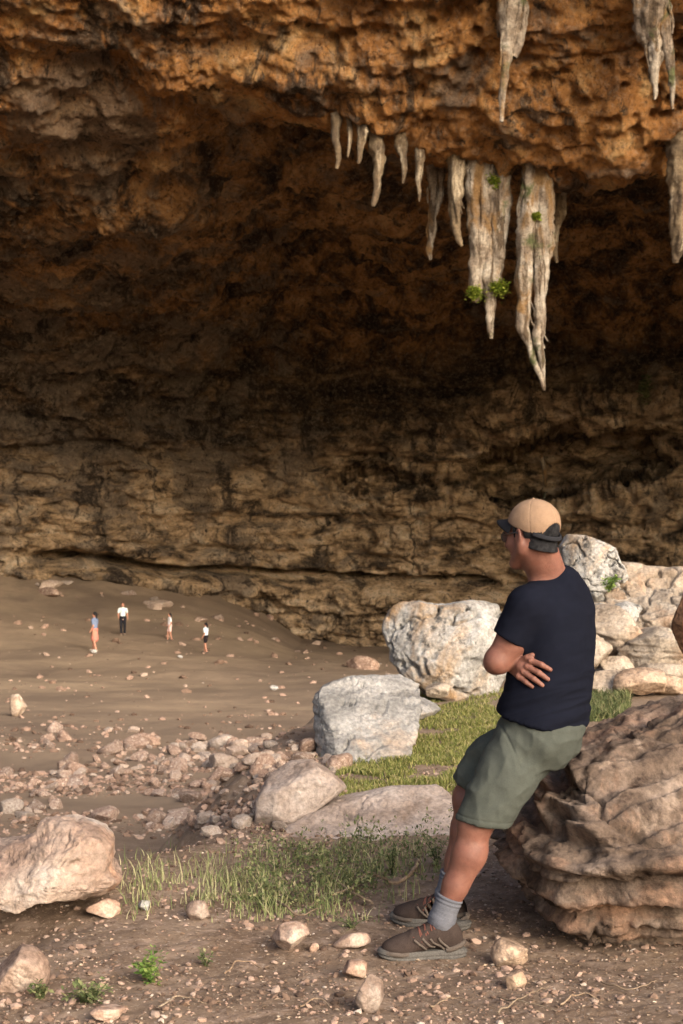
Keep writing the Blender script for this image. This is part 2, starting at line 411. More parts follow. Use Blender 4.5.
def build_wall():
    us = axis_pts([(-75, -24, 90, .7), (-24, 24, 860, 1), (24, 75, 90, 1.4)])
    prof = np.array([(93, -9.5), (91.5, -5.5), (89.5, -2), (89, 1.5), (88.6, 5), (88, 8), (86.5, 11), (82.5, 14.2), (76, 16.2), (68, 16.9), (61, 16.9), (56, 16.8), (52.8, 16.1),
                     (51.2, 14.9), (49.8, 14.3), (48.2, 14.9), (46.8, 16.2), (45, 18), (42.5, 20.2), (41, 23), (40, 30), (40, 38), (43, 43), (60, 46), (130, 48)], float)
    alt = prof.copy(); alt[:20] = [(93, -9.5), (91.5, -5.5), (89.5, -2), (89, 1), (88.7, 3.6), (88.2, 6), (86.5, 8.8), (82.5, 11.2), (77, 12.8), (70.5, 13.7), (64, 14.5), (59, 15.1), (55, 15.7),
                     (52.5, 16.2), (50.5, 16.7), (49, 17.2), (47.3, 17.9), (45.3, 19), (42.5, 21), (41, 23.5)]
    pa = spline(alt, 900)
    pr = spline(prof, 900); seg = np.r_[0, np.cumsum(np.hypot(*np.diff(pr, axis=0).T))]
    # resample: dense where the picture looks
    w = np.where((pr[:, 1] > -8) & (pr[:, 1] < 24) & (pr[:, 0] < 93) & (pr[:, 0] > 40.5), 1.0, .12); w = np.r_[0, np.cumsum(np.diff(seg)*w[1:])]
    tt = np.linspace(0, w[-1], 900); pd = np.interp(tt, w, pr[:, 0]); pz = np.interp(tt, w, pr[:, 1]); ad = np.interp(tt, w, pa[:, 0]); az_ = np.interp(tt, w, pa[:, 1])
    U, D = np.meshgrid(us, pd); _, Zz = np.meshgrid(us, pz)
    wl = .10+.90*sst(-.5, -8.0, us+2.5*noise(np.stack([us*.2, us*0, us*0], 1), 7)); wl = wl[None, :]
    D = D*(1-wl)+ad[:, None]*wl; Zz = Zz*(1-wl)+az_[:, None]*wl
    q2 = np.stack([U.ravel()*.05, D.ravel()*.0, U.ravel()*0+.5], 1)
    sway = 4.5*fbm(q2, 3, 70).reshape(U.shape)
    back = sst(50, 85, D)
    Yd = D-(U/75.0)**2*42-back*((np.abs(U)/30)**3)*1.5+sway*(.4+.6*back)
    lip = sst(62, 50, D)*sst(34, 44, D+0*D)
    zl = np.interp(us, [-75, -17, -12, -6, 0, 3, 6, 9, 12, 17, 75], [.0, -.4, 1.0, 1.8, 2.0, 1.3, .2, -.1, -.1, .6, .3])
    Zf = Zz+lip*zl[None, :]*(.9-.6*wl)
    # broad alcove low on the right of the back wall
    Yd = Yd+back*(5.5*sst(1.25, .75, ((U-13.5)/6.2)**2+((Zf-5.4-.12*(U-13))/2.1)**2)-2.4*np.exp(-((U-13)/7)**2-((Zf-8.9-.12*(U-13))/1.5)**2)+3.0*sst(1.3, .7, ((U-4)/5)**2+((Zf-4.6)/.9)**2))
    v = np.stack([U, Yd, Zf], -1).reshape(-1, 3)
    n, k = U.shape; i = np.arange(n*k).reshape(n, k)
    f = np.stack([i[:-1, :-1], i[1:, :-1], i[1:, 1:], i[:-1, 1:]], -1).reshape(-1, 4)
    nr = vnormals(v, f); c = np.array([0, 20, 4.0])
    if ((c-v)*nr).sum(1).mean() < 0: f = f[:, ::-1]; nr = -nr
    ps = v*A(1, 1, 1)
    lay = ps*A(.16, .16, .75)
    d = 1.5*fbm(ps*.13, 3, 80)+.95*fbm(lay, 5, 84, .58)+.17*ridge(ps*A(.45, .45, .8), 5, 90)
    wz = worley(ps*A(.55, .55, .8)+.3*fbm(ps*.7, 2, 97)[:, None], 95); d -= .50*sst(.55, .12, wz)*sst(-.1, .35, noise(ps*.2, 99))
    wz = worley(ps*A(1.5, 1.5, 1.7), 101); d -= .40*sst(.5, .1, wz)*sst(.0, .35, noise(ps*.25+9, 102))
    up = .5+.5*sst(13, 8, v[:, 2])
    d += up*(.45*sst(-.02, .06, noise(ps*A(.35, .35, .9), 103))+.22*sst(-.02, .05, noise(ps*A(.9, .9, 1.8)+4, 104))-.12*cracks(ps*A(.28, .28, .5), 117, .05)-.06*cracks(ps*.9+3, 118, .06))
    d += .20*fbm(ps*2.2, 4, 105, .62)+.22*ridge(ps*1.4, 2, 107)*sst(0, .4, noise(ps*.3, 108)+.2)
    # bedding crevices near the foot of the wall, undercut
    bk = sst(80, 86, v[:, 1]-0*v[:, 1]+(v[:, 0]/75)**2*42-0)
    zc = v[:, 2]+.6*fbm(ps*A(.15, .15, 0)+3, 2, 111)
    tilt = -.075*(v[:, 0]+6)
    for z0, dep, wd, sd_ in ((-1.1, 2.8, .34, 1), (.35, .8, .22, 5), (2.3, .9, .35, 9), (6.2, 1.1, .4, 13)):
        g = np.exp(-((zc-z0-tilt*(1 if z0 < 1 else .3))/wd)**2)*sst(-.35, .2, noise(ps*A(.22, .22, .1), 120+sd_)+(.3 if sd_ == 1 else .1))
        d -= dep*g*np.clip(sst(76, 84, D.ravel()), 0, 1)
    d += .5*np.exp(-((zc+1.9-tilt)/.45)**2)*sst(76, 84, D.ravel())
    # ceiling hollows behind the lip
    keep = sst(-8, -6, v[:, 2])
    v = v+nr*(d*keep)[:, None]
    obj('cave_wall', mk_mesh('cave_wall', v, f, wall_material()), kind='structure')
    return v.reshape(n, k, 3), us
WALL, WUS = build_wall()
Wp = WALL.reshape(-1, 3); Wpx = 341.5+Wp[:, 0]/Wp[:, 1]*FPX; Wpy = HOR-(Wp[:, 2]-CZ)/Wp[:, 1]*FPX
def wall_hit(px, py, r=4):
    m = (np.abs(Wpx-px) < r) & (np.abs(Wpy-py) < r) & (Wp[:, 1] > 20)
    if not m.any(): return P(px, py, 50)
    q = Wp[m]; return q[q[:, 1].argmin()]

# ------------------------------------------------------------------ rocks
R = np.random.RandomState(11)
def rock_v(seed, n=4, dims=(1, 1, 1), planes=14, amp=.10, lay=0.0, soft=.03, freq=1.6):
    v, f = ico(n); r = np.random.RandomState(seed)
    N = r.normal(size=(planes, 3)); N /= np.linalg.norm(N, axis=1)[:, None]; H = r.uniform(.60, 1.0, planes)
    c = v@N.T; rr = np.where(c > .05, H/np.maximum(c, .05), 9.0)
    rad = -soft*np.log(np.exp(-rr/soft).sum(1)+np.exp(-1.2/soft))
    p = v*rad[:, None]; o = seed*3.7
    q = p*A(*dims)/max(dims)
    d = amp*fbm(q*freq+o, 6, seed % 50, .58)+amp*.5*ridge(q*freq*2.6+o, 4, seed % 40)-amp*.7*cracks(q*1.9+o, seed % 30)
    if lay: d = d+lay*ridge(q*A(.8, .8, 5)+o, 2, 3)
    return (p+v*d[:, None])*A(*dims), f
def outline_rock(name, label, pix, d, thick, mat, seed, n=6, box=.55, amp=.05, lay=0, lstr=6, cr=.05, cut=(), cat='rock', extra=None, back=None, ctr=None, fac=0):
    """a solid rock: its profile across the view as traced, its own depth, facets, cracks and layers"""
    q = np.array([P(x, y, d) for x, y in pix])[:, [0, 2]]; c = q.mean(0) if ctr is None else P(ctr[0], ctr[1], d)[[0, 2]]; q = q-c
    v, f = ico(n); th = np.arctan2(v[:, 2], v[:, 0]); dr = np.stack([np.cos(th), np.sin(th)], 1); Rr = np.full(len(v), 0.)
    for a_, b_ in zip(q, np.roll(q, -1, 0)):
        e = b_-a_; den = dr[:, 0]*e[1]-dr[:, 1]*e[0]; den = np.where(np.abs(den) < 1e-9, 1e-9, den)
        t = (a_[0]*e[1]-a_[1]*e[0])/den; u = (a_[0]*dr[:, 1]-a_[1]*dr[:, 0])/den
        ok = (t > 0) & (u >= -1e-6) & (u <= 1+1e-6); Rr = np.where(ok, np.maximum(Rr, t), Rr)
    rho = np.hypot(v[:, 0], v[:, 2]); rb = np.minimum(rho, 1)**box
    p = np.stack([dr[:, 0]*Rr*rb, np.sign(v[:, 1])*thick*np.abs(v[:, 1])**.75, dr[:, 1]*Rr*rb], 1)
    s = np.sqrt(np.abs(np.ptp(q[:, 0])*np.ptp(q[:, 1])))/2; w = p/s; o = seed*2.9
    r = np.random.RandomState(seed)
    for k in range(fac):
        nn = r.normal(size=3); nn[1] = -abs(nn[1])-.35; nn /= np.linalg.norm(nn); e = w@nn-r.uniform(.60, .90)*np.quantile(w@nn, .995); w = w-np.maximum(e, 0)[:, None]*nn*.92
    for k in range(len(cut) or 0):
        nn, h = np.array(cut[k][:3], float), cut[k][3]; nn /= np.linalg.norm(nn); e = w@nn-h; w = w-np.maximum(e, 0)[:, None]*nn*.9
    p = w*s; nr = vnormals(p, f)
    dd = amp*fbm(w*1.5+o, 6, seed % 50, .6)+amp*.3*ridge(w*3.1+o, 4, seed % 40)-cr*cracks(w*A(1.0, 1.0, 1.3)+o+.25*fbm(w*3, 3, 2)[:, None], seed % 30, .06)-cr*.4*cracks(w*2.7+o, seed % 30+3, .06)*sst(-.1, .3, noise(w*1.1+o, 6))+.04*amp*20*.05*fbm(w*12, 3, 9)
    if lay: dd = dd+lay*ridge((w+.12*fbm(w*1.5, 3, 8)[:, None])*A(.5, .5, lstr)+o, 2, 3)
    if extra is not None: dd = dd+extra(p, nr)/s
    p = p+nr*(dd*s)[:, None]
    return obj(name, mk_mesh(name, p, f, mat), None, (c[0], d, c[1]), label=label, category=cat), p+A(c[0], d, c[1]), f
PALE = [(.19, .15, .115), (.30, .25, .195), (.40, .345, .28), (.48, .43, .36)]
PINK = [(.18, .12, .092), (.28, .20, .157), (.37, .28, .225), (.46, .375, .315)]
TAN = [(.20, .14, .10), (.33, .24, .17), (.47, .36, .27), (.58, .47, .37)]
m_white = rock_mat('weathered_white_limestone', [(.20, .188, .17), (.32, .305, .28), (.42, .40, .37), (.50, .48, .445)], 3.0,
                   [((.20, .185, .165), 2.2, .50, .62, (1, 1, .5)), ((.34, .22, .12), 1.1, .53, .64, None), ((.08, .075, .07), 7, .56, .66, None)], (18, .8, .05), 0)
m_pale = rock_mat('pale_limestone', PALE, 3.0, [((.34, .23, .15), 1.6, .50, .64, None), ((.11, .085, .065), 7, .56, .68, None)], (22, .8, .04), .2)
m_pink = rock_mat('pinkish_limestone', PINK, 5.0, [((.62, .54, .46), 4.0, .54, .68, None), ((.15, .10, .075), 12, .60, .72, None)], (45, .7, .015), .35)
m_tan = rock_mat('tan_limestone', TAN, 3.0, [((.60, .52, .44), 2.5, .54, .66, None), ((.12, .09, .07), 8, .58, .70, None)], (25, .8, .03), .25)
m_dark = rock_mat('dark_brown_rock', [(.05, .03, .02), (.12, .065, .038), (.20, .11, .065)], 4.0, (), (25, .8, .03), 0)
m_bed = rock_mat('pinkish_bedrock', [(.20, .145, .112), (.30, .23, .185), (.39, .315, .265), (.46, .39, .335)], 3.0, [((.22, .15, .105), 2.5, .54, .68, None)], (40, .7, .02), 0)
m_leftb = rock_mat('rosy_limestone', [(.20, .13, .095), (.31, .215, .165), (.39, .30, .24), (.47, .41, .36)], 2.6, [((.45, .27, .18), 2.2, .52, .66, None), ((.13, .10, .08), 8, .60, .72, None)], (22, .8, .03), 0)
m_slab = rock_mat('grey_weathered_slab', [(.14, .131, .122), (.23, .22, .205), (.32, .305, .285), (.39, .375, .35)], 3.0,
                  [((.16, .15, .14), 3.0, .56, .68, (.6, 1, 3)), ((.42, .32, .24), 1.8, .55, .68, None)], (24, .9, .03), 0)
def put_rock(label, px, py, wpx, hpx, mat, seed, d=None, n=5, yd=.9, sink=.12, amp=.12, lay=0, rot=None, planes=14, name='rock', group=None, soft=.06, tilt=0, cat='rock'):
    """rock whose foot stands at photo point (px, py) on the terrain"""
    g = hit(px, py)[0] if d is None else P(px, py, d)
    s = g[1]/FPX; w, h = wpx*s/2, hpx*s/2
    v, f = rock_v(seed, n, (w, w*yd, h*(1+sink)), min(planes, 10), amp*.7, lay, min(soft, .015))
    lo, hi = v.min(0), v.max(0)
    v = (v-(lo+hi)/2)*A(2*w, 2*w*yd, 2*h*(1+sink))/(hi-lo)
    if tilt: a = tilt; v = v@np.array([[math.cos(a), 0, -math.sin(a)], [0, 1, 0], [math.sin(a), 0, math.cos(a)]])
    loc = (g[0], g[1]+w*yd*.55, g[2]+h-sink*h)
    return obj(name, mk_mesh(name, v, f, mat), None, loc, label=label, category=cat, group=group)

def boulder_relief(p, n):
    w = p+.06*np.stack([fbm(p*1.6, 3, 131), fbm(p*1.6, 3, 141), fbm(p*1.6, 3, 151)], 1)
    t = w[:, 2]-(.06+.16*sst(-.15, .25, p[:, 2]))*w[:, 0]-.10*w[:, 1]+.035*fbm(p*2.5, 3, 161); d = 0
    side = np.clip(1.25-np.abs(n[:, 2]), .2, 1)
    for per, amp, ph, s in ((.150, .082, .05, 171), (.066, .030, .3, 181), (.030, .014, .1, 185)):
        u = t/per+ph+.22*noise(w*A(.8, .8, 1.2), s+2); k = u-np.floor(u)
        led = sst(.05, .62, k)**1.3*(1-sst(.90, 1.0, k))
        d = d+amp*(led-.55)*side*(.55+.75*sst(-.3, .3, noise(w*A(1.3, 1.3, 3.0), s)))
    wz = worley(w*A(4.6, 4.6, 8.5), 191); d = d-.075*sst(.55, .10, wz)*sst(-.2, .2, noise(p*1.7, 193))
    wz = worley(w*A(9, 9, 13), 195); d = d-.026*sst(.55, .1, wz)*sst(-.15, .25, noise(p*2.6+5, 197))
    wz = worley(w*A(22, 22, 28), 198); d = d-.016*sst(.5, .1, wz)*sst(-.2, .3, noise(p*4+5, 199))
    return d-.03*cracks(p*1.6+.2*fbm(p*4, 2, 7)[:, None], 231, .05)+.022*fbm(p*3, 5, 201, .6)+.014*ridge(p*9, 4, 211)+.010*fbm(p*26, 4, 221, .65)
m_boul = rock_mat('brown_layered_rock', [(.060, .042, .031), (.115, .082, .062), (.175, .128, .098), (.25, .19, .15)], 3.4,
                 [((.27, .205, .16), 5, .54, .68, None), ((.04, .025, .018), 10, .56, .70, (1, 1, 2.2)), ((.30, .18, .12), 2, .54, .68, None)], (60, .9, .014), 0)
_, BOULD, BF = outline_rock('boulder', 'large brown layered boulder with pitted ledges that the man leans on',
    [(502, 840), (508, 826), (520, 812), (532, 796), (545, 776), (562, 757), (586, 746), (610, 735), (645, 719), (683, 705), (730, 694), (780, 697), (820, 740), (838, 812), (822, 888), (780, 935), (735, 955),
     (690, 985), (650, 970), (615, 952), (580, 930), (550, 904), (524, 874), (507, 854)], 5.6, .66, m_boul, 5, 7, .60, .012, 0, 6, .012, ((.05, -.75, 1, .66), (-.1, -1, -.9, .84)), 'boulder', boulder_relief, None, (655, 825))
outline_rock('boulder', 'big white limestone boulder with brown stained top left behind the man',
    [(384, 632), (388, 616), (400, 606), (420, 602), (440, 607), (462, 603), (480, 602), (496, 606), (506, 618), (508, 640), (504, 672), (494, 697), (470, 702), (446, 700), (424, 690), (404, 678), (392, 660)],
    12.6, .55, m_white, 22, 6, .6, .10, .02, 3, .16, ((-.3, -1, .7, .75), (.5, -1, -.2, .72)), 'boulder', fac=6)
o = put_rock('small grey stone lying at the foot of the white boulder', 438, 697, 26, 14, m_pale, 51, 11.8)
outline_rock('rock', 'wide ledged mass of pale limestone forming the core of the outcrop',
    [(566, 640), (580, 612), (604, 598), (640, 590), (690, 588), (750, 600), (760, 660), (750, 705), (690, 712), (640, 710), (600, 712), (575, 700), (562, 670)], 14.3, 1.0, m_pale, 137, 7, .55, .06, .08, 7, .14, fac=9)
specs = [(612, 648, 60, 58, 'tan block below the upright stub in the outcrop', m_pale), (655, 664, 66, 50, 'wide pale block in the middle of the outcrop', m_pale),
         (618, 672, 34, 26, 'small cream block behind the man\'s back in the outcrop', m_pale), (640, 688, 50, 30, 'tan block low in the outcrop', m_tan),
         (672, 690, 40, 26, 'brownish block low in the outcrop at the right edge', m_tan), (612, 694, 48, 34, 'pale rounded block lowest in the outcrop beside the green grass', m_pale),
         (598, 628, 32, 36, 'narrow cream block left of the outcrop under the stub', m_white), (636, 640, 30, 22, 'small wedge shaped block wedged in the outcrop', m_tan),
         (664, 676, 46, 22, 'flat tan stone on the lower right of the outcrop', m_pale), (590, 664, 44, 46, 'pale block just behind the man\'s waist', m_pale),
         (575, 640, 40, 40, 'half hidden pale block behind the man\'s shoulder', m_pale), (626, 618, 34, 26, 'cream knob on the shoulder of the outcrop near a green tuft', m_white)]
for i, (x, y, w, h, lb, mt) in enumerate(specs):
    put_rock(lb, x, y+6, w*1.12, h*.85, mt, 60+i, 13.3-.02*(y-620)+(i % 3)*.12, 5, .9, .1, .10, .07, planes=9, soft=.02)
put_rock('dark reddish brown rock cut off by the right edge above the boulder', 690, 655, 34, 62, m_dark, 75, 10.5, 5)
put_rock('low grey ledge buried in the green bank right of the weathered slab', 412, 722, 62, 26, m_slab, 83, None, 5, 1.0, .3, .10, .05)
put_rock('pinkish rock sticking up from the soil below the left boulder', 18, 990, 60, 42, m_pink, 95, None, 5, .9, .2, .12)
put_rock('rounded pinkish stone on bare soil between weeds and shoe', 291, 953, 37, 30, m_pink, 97, None, 5, .9, .1, .08, planes=9)
put_rock('flat pinkish stone left of the near shoe', 352, 950, 38, 15, m_pink, 98, None, 4, .7, .2)
put_rock('small round stone behind the pink upright one at the bottom', 355, 980, 25, 17, m_pink, 99, None, 4)
put_rock('pink upright stone at the bottom middle of the photo', 369, 1012, 30, 37, m_pink, 100, None, 5, .9, .1, .12)
put_rock('tan wedge shaped stone right of the shoes', 510, 966, 38, 27, m_tan, 101, None, 5, .9, .15)
put_rock('smaller tan stone in front of the wedge shaped one', 516, 990, 22, 18, m_tan, 102, None, 4)
put_rock('tiny dark pebble beside the rounded pinkish stone', 314, 952, 10, 9, m_pink, 103, None, 3)
put_rock('small bright white stone beside the weeds', 144, 911, 13, 10, m_white, 104, None, 4)
put_rock('square pink stone at the front of the weeds', 198, 920, 24, 20, m_pink, 105, None, 4)
put_rock('pale flat stone at the lower left behind weeds', 108, 1022, 34, 13, m_pink, 106, None, 4)
put_rock('second pink stone right of the left boulder tip', 103, 918, 36, 18, m_pink, 108, None, 4)
put_rock('upright yellowish stone alone on the cave floor at far left', 17, 716, 18, 22, m_tan, 109, None, 4, name='rock')
put_rock('small white stone by the near edge of the cave floor', 274, 690, 9, 5, m_white, 110, None, 3)
put_rock('small white stone on the cave floor below the left walker', 94, 653, 7, 4, m_white, 111, None, 3)
put_rock('small white stone on the cave floor between the two right walkers', 180, 658, 6, 3, m_white, 112, None, 3)

outline_rock('rock', 'grey and white weathered slab sloping up at the green bank',
    [(314, 704), (321, 690), (345, 683), (375, 680), (406, 681), (424, 690), (420, 712), (398, 732), (368, 750), (342, 769), (322, 770), (317, 740)], 9.7, .75, m_slab, 81, 6, .5, .05, .05, 7, .08, ((.20, -.70, 1, .02), (-1, -.5, .3, .75)), fac=1)
outline_rock('rock', 'flat pinkish bedrock slab at the lip of the bank',
    [(250, 852), (285, 826), (330, 811), (390, 799), (446, 796), (462, 806), (436, 828), (376, 846), (300, 862)], float(hit(360, 838)[0, 1])+.15, .55, m_bed, 84, 6, .5, .04, .04, 6, .05, ((.05, -.50, 1, .03),), fac=3)
outline_rock('rock', 'slanted pinkish block at the edge of the bank beside the dry bed',
    [(256, 818), (258, 796), (270, 776), (290, 763), (312, 762), (332, 774), (346, 788), (326, 800), (304, 814), (280, 826), (262, 828)], float(hit(300, 822)[0, 1])+.1, .30, m_bed, 85, 5, .5, .05, .02, 5, .05, (), fac=7)
outline_rock('boulder', 'big pale pink boulder at the left edge with a dark hollow beneath',
    [(-60, 858), (-5, 856), (22, 846), (36, 829), (66, 827), (98, 838), (106, 850), (104, 872), (116, 890), (98, 902), (74, 894), (46, 892), (20, 891), (-5, 892), (-40, 896), (-80, 880)], 5.62, .45, m_leftb, 92, 6, .42, .08, .05, 5, .07,
    ((.75, -1, .1, .52), (-.5, -1, 1.1, .22), (-.2, -1, .2, .40), (.9, -.4, .8, .95), (-.2, -1, -.5, .62)), 'boulder', None, None, (40, 872), 10)
put_rock('dark brown block added under the left boulder as shade of its hollow', -30, 925, 90, 60, m_dark, 93, 5.9, 5, .8, .2)  # added block, its dark colour stands in for shade in the hollow
outline_rock('rock', 'pale upright rock stub standing on top of the right hand outcrop',
    [(562, 546), (568, 535), (584, 537), (600, 542), (612, 548), (618, 562), (626, 575), (622, 600), (600, 606), (580, 600), (566, 585), (564, 565)], 14.4, .40, m_white, 35, 6, .5, .06, .04, 2, .14, ((-.8, -1, .1, .62),), fac=6)
outline_rock('rock', 'broad pale slab of the outcrop reaching the right edge beside the rock stub',
    [(604, 588), (616, 568), (640, 566), (670, 571), (700, 572), (740, 580), (745, 640), (700, 652), (660, 636), (620, 625), (600, 610)], 14.5, .60, m_pale, 36, 6, .6, .08, .07, 4, .14, ((-.1, -1, .7, .45),))
# loose stones of the dry stream bed: every stone an object
m_rub = rock_mat('pale_rubble', [(.27, .205, .16), (.37, .295, .24), (.46, .385, .325), (.53, .465, .40)], 5.0, [((.24, .17, .12), 6, .56, .68, None)], (45, .7, .015), .25)
protos = []
for i in range(14):
    v, f = rock_v(300+i, 3, (1, R.uniform(.65, 1), R.uniform(.42, .75)), 8, .06, 0, .012)
    protos.append(mk_mesh('stone', v, f, m_pink if i % 3 else m_rub, smooth=False))
bands = [(0, 100, 792, 768, 18, 30, 'rubble at the left end of the dry bed', 1), (60, 250, 768, 755, 16, 58, 'rubble band across the middle of the dry bed', 1),
         (115, 315, 742, 745, 13, 54, 'upper rubble band nearest the cave floor', 1), (210, 345, 772, 760, 18, 44, 'rubble on the right of the dry bed', 1),
         (150, 275, 792, 785, 14, 26, 'rubble between the two muddy pools of the dry bed', 1), (80, 280, 822, 812, 16, 50, 'lowest rubble band of the dry bed behind the weeds', 1),
         (0, 60, 812, 800, 12, 14, 'scattered rubble above the pale boulder', 1), (20, 140, 740, 730, 8, 12, 'stray rubble on the floor above the dry bed', 1)]
xs, ys, sz, gi = [], [], [], []
for b, (x0, x1, y0, y1, hh, n, lb, _) in enumerate(bands):
    for k in range(n):
        t = R.rand(); xs.append(x0+(x1-x0)*t); ys.append(y0+(y1-y0)*t+R.normal()*hh*.42); gi.append(b)
        sz.append(R.choice([5.5, 7.5, 10, 12.5, 16, 22], p=[.16, .24, .24, .18, .12, .06])*(1.12 if b in (3, 5) else .95))
G = hit(np.array(xs), np.array(ys)+4)
for k in range(len(xs)):
    g = G[k]; s = sz[k]*g[1]/FPX*.60; b = bands[gi[k]][6]
    size = 'big' if sz[k] > 15 else ('fist sized' if sz[k] < 8.5 else 'medium')
    o = obj('stone', protos[R.randint(14)], None, (g[0], g[1]+s*.3, g[2]+s*.32), label='%s pinkish stone among the %s' % (size, b), category='stone', group='%s stones in the %s' % (size, b))
    o.scale = (s, s, s); o.rotation_euler = (R.uniform(-.5, .5), R.uniform(-.5, .5), R.uniform(0, 6.28))

ORD = ['leftmost', 'second from the left', 'third from the left', 'fourth from the left', 'fifth from the left', 'sixth from the left', 'seventh from the left', 'eighth from the left', 'ninth from the left', 'tenth from the left']
bigs = {}
for o in list(COL.objects):
    if o.name.startswith('stone') and o.get('group', '').startswith('big stones'): bigs.setdefault(o['group'], []).append(o)
for gname, lst in bigs.items():
    lst.sort(key=lambda o: o.location.x/o.location.y); n_ = len(lst)
    for k, o in enumerate(lst):
        pos = ORD[k] if k < (n_+1)//2 and k < 10 else ORD[n_-1-k].replace('left', 'right') if n_-1-k < 10 else None
        if pos: o['label'] = 'big stone, %s in the %s' % (pos, gname.split(' in the ', 1)[1].replace(' of the dry bed', ''))
FALL = []
for k in range(26):
    px = R.uniform(-20, 390); bx = [0, 110, 200, 300, 400]; by = [572, 588, 605, 648, 664]; py = np.interp(px, bx, by)+R.uniform(2, 16)
    g = hit(px, py)[0]; sc = R.choice([.12, .2, .35, .6], p=[.3, .35, .25, .1])
    o = obj('stone', protos[R.randint(14)], None, (g[0], g[1], g[2]+sc*.2), label='fallen stone lying on the cave floor along the foot of the back wall', category='stone', group='fallen stones along the foot of the back wall')
    o.scale = (sc*1.3, sc, sc); o.rotation_euler = (0, 0, R.uniform(0, 6)); FALL.append(o)
FALL.sort(key=lambda o: o.location.x/o.location.y)
for k, o in enumerate(FALL):
    j = min(k, 25-k)
    if j < 10: o['label'] = 'fallen stone at the foot of the back wall, '+(ORD[j] if k < 13 else ORD[j].replace('left', 'right'))+' of its row'
# gravel, litter
def scatter(name, G, size, nsub, mat, flat=.6, sink=.2, seed=5, **tags):
    r = np.random.RandomState(seed); v0, f0 = ico(nsub); V, F, T = [], [], []
    vars_ = [rock_v(500+i, nsub, (1, .8, flat), 8, .12)[0] for i in range(8)]
    for k in range(len(G)):
        v = vars_[r.randint(8)]; a = r.uniform(0, 6.28); c, s = math.cos(a), math.sin(a)
        b = r.normal()*.25; z = v[:, 2]+b*v[:, 0]
        V.append(np.stack([(c*v[:, 0]-s*v[:, 1])*size[k]+G[k, 0], (s*v[:, 0]+c*v[:, 1])*size[k]+G[k, 1], z*size[k]+G[k, 2]+size[k]*flat*(1-2*sink)*.5], 1))
        F.append(f0+k*len(v0)); T.append(np.full(len(v0), r.rand()))
    return obj(name, mk_mesh(name, np.concatenate(V), np.concatenate(F), mat, False, np.concatenate(T)), **tags)
m_grav = tint_mat('gravel_stone', [(0, (.07, .045, .032)), (.35, (.17, .11, .078)), (.7, (.30, .20, .15)), (.96, (.32, .235, .18)), (1, (.40, .33, .27))], .95)
n = 24000
dd = 3.7+6.0*R.rand(n)**1.5; X = R.uniform(-1, 1, n)*dd*.42
dens = sst(-.35, .35, noise(np.stack([X*1.6, dd*1.6, dd*0], 1), 61))+.25
ok = (R.rand(n) < dens) & (edge_sd(X, dd) > -.2); X, dd = X[ok], dd[ok]
G = np.stack([X, dd, height(X, dd)], 1)
scatter('gravel', G, .0028+.016*R.rand(len(G))**6+.0035*R.rand(len(G)), 1, m_grav, .55, .25, 6, label='fine brown gravel and chips on the near soil', category='gravel', kind='stuff')
n = 7000
px_, py_ = R.uniform(-30, 345, n), 790+32*R.normal(size=n)
ok = noise(np.stack([px_/70, py_/22, px_*0], 1), 88) > -.12; px_, py_ = px_[ok], np.clip(py_[ok], 715, 850)
px_ = np.r_[px_, R.uniform(-30, 420, 700)]; py_ = np.r_[py_, R.uniform(612, 765, 700)]
G = hit(px_, py_); scatter('pebbles', G, G[:, 1]/FPX*(.7+5.0*R.rand(len(G))**4), 1, m_grav, .6, .3, 7, label='small loose pebbles strewn over the dry bed', category='pebbles', kind='stuff')

# ------------------------------------------------------------------ vegetation
def blades(G, hgt, wid, lean=.5, seed=1, seg=3):
    r = np.random.RandomState(seed); n = len(G); a = r.uniform(0, 6.28, n); ln = lean*hgt*(.3+r.rand(n)); dx, dy = np.cos(a), np.sin(a)
    b = a+r.uniform(.8, 2.2, n); wx, wy = np.cos(b), np.sin(b); V = np.zeros((n, 2*seg+1, 3)); 
    for k in range(seg+1):
        t = k/seg; c = G+np.stack([dx*ln*t*t, dy*ln*t*t, hgt*(t-.18*t*t*ln/hgt)], 1); w = wid*(1-t)**.6*.5
        if k < seg:
            V[:, 2*k] = c+np.stack([wx*w, wy*w, 0*w], 1); V[:, 2*k+1] = c-np.stack([wx*w, wy*w, 0*w], 1)
        else: V[:, 2*k] = c
    F = []
    base = (np.arange(n)*(2*seg+1))[:, None]
    for k in range(seg-1): F.append(base+np.array([[2*k, 2*k+1, 2*k+3, 2*k+2]]))
    q = np.concatenate(F); t3 = base+np.array([[2*seg-2, 2*seg-1, 2*seg, 2*seg]])
    q = np.concatenate([q, t3[:, :4]]) if False else q
    tri = t3[:, :3]
    allf = [tuple(x) for x in q]+[tuple(x) for x in tri]
    T = np.repeat(np.random.RandomState(seed+1).rand(n), 2*seg+1)
    return V.reshape(-1, 3), allf, T
def leaves(C, size, up=.5, seed=1):
    """folded leaf of two quads at each point"""
    r = np.random.RandomState(seed); n = len(C); a = r.uniform(0, 6.28, n); e = r.uniform(-.3, 1.1, n)*up*1.6
    d = np.stack([np.cos(a)*np.cos(e), np.sin(a)*np.cos(e), np.sin(e)], 1); s = np.stack([-np.sin(a), np.cos(a), 0*a], 1)+.4*r.normal(size=(n, 3)); s /= np.linalg.norm(s, axis=1)[:, None]
    L = (size*(.6+.8*r.rand(n)))[:, None]; w = L*.26; nn = np.cross(d, s)
    V = np.stack([C, C+d*L*.45+s*w+nn*L*.07, C+d*L-nn*L*.12, C+d*L*.45-s*w+nn*L*.07, C+d*L*.5], 1)
    b = (np.arange(n)*5)[:, None]
    F = np.concatenate([b+np.array([[0, 4, 2, 1]])[:, [0, 3, 2, 1]], b+np.array([[0, 4, 2, 3]])])
    return V.reshape(-1, 3), F, np.repeat(r.rand(n), 5)
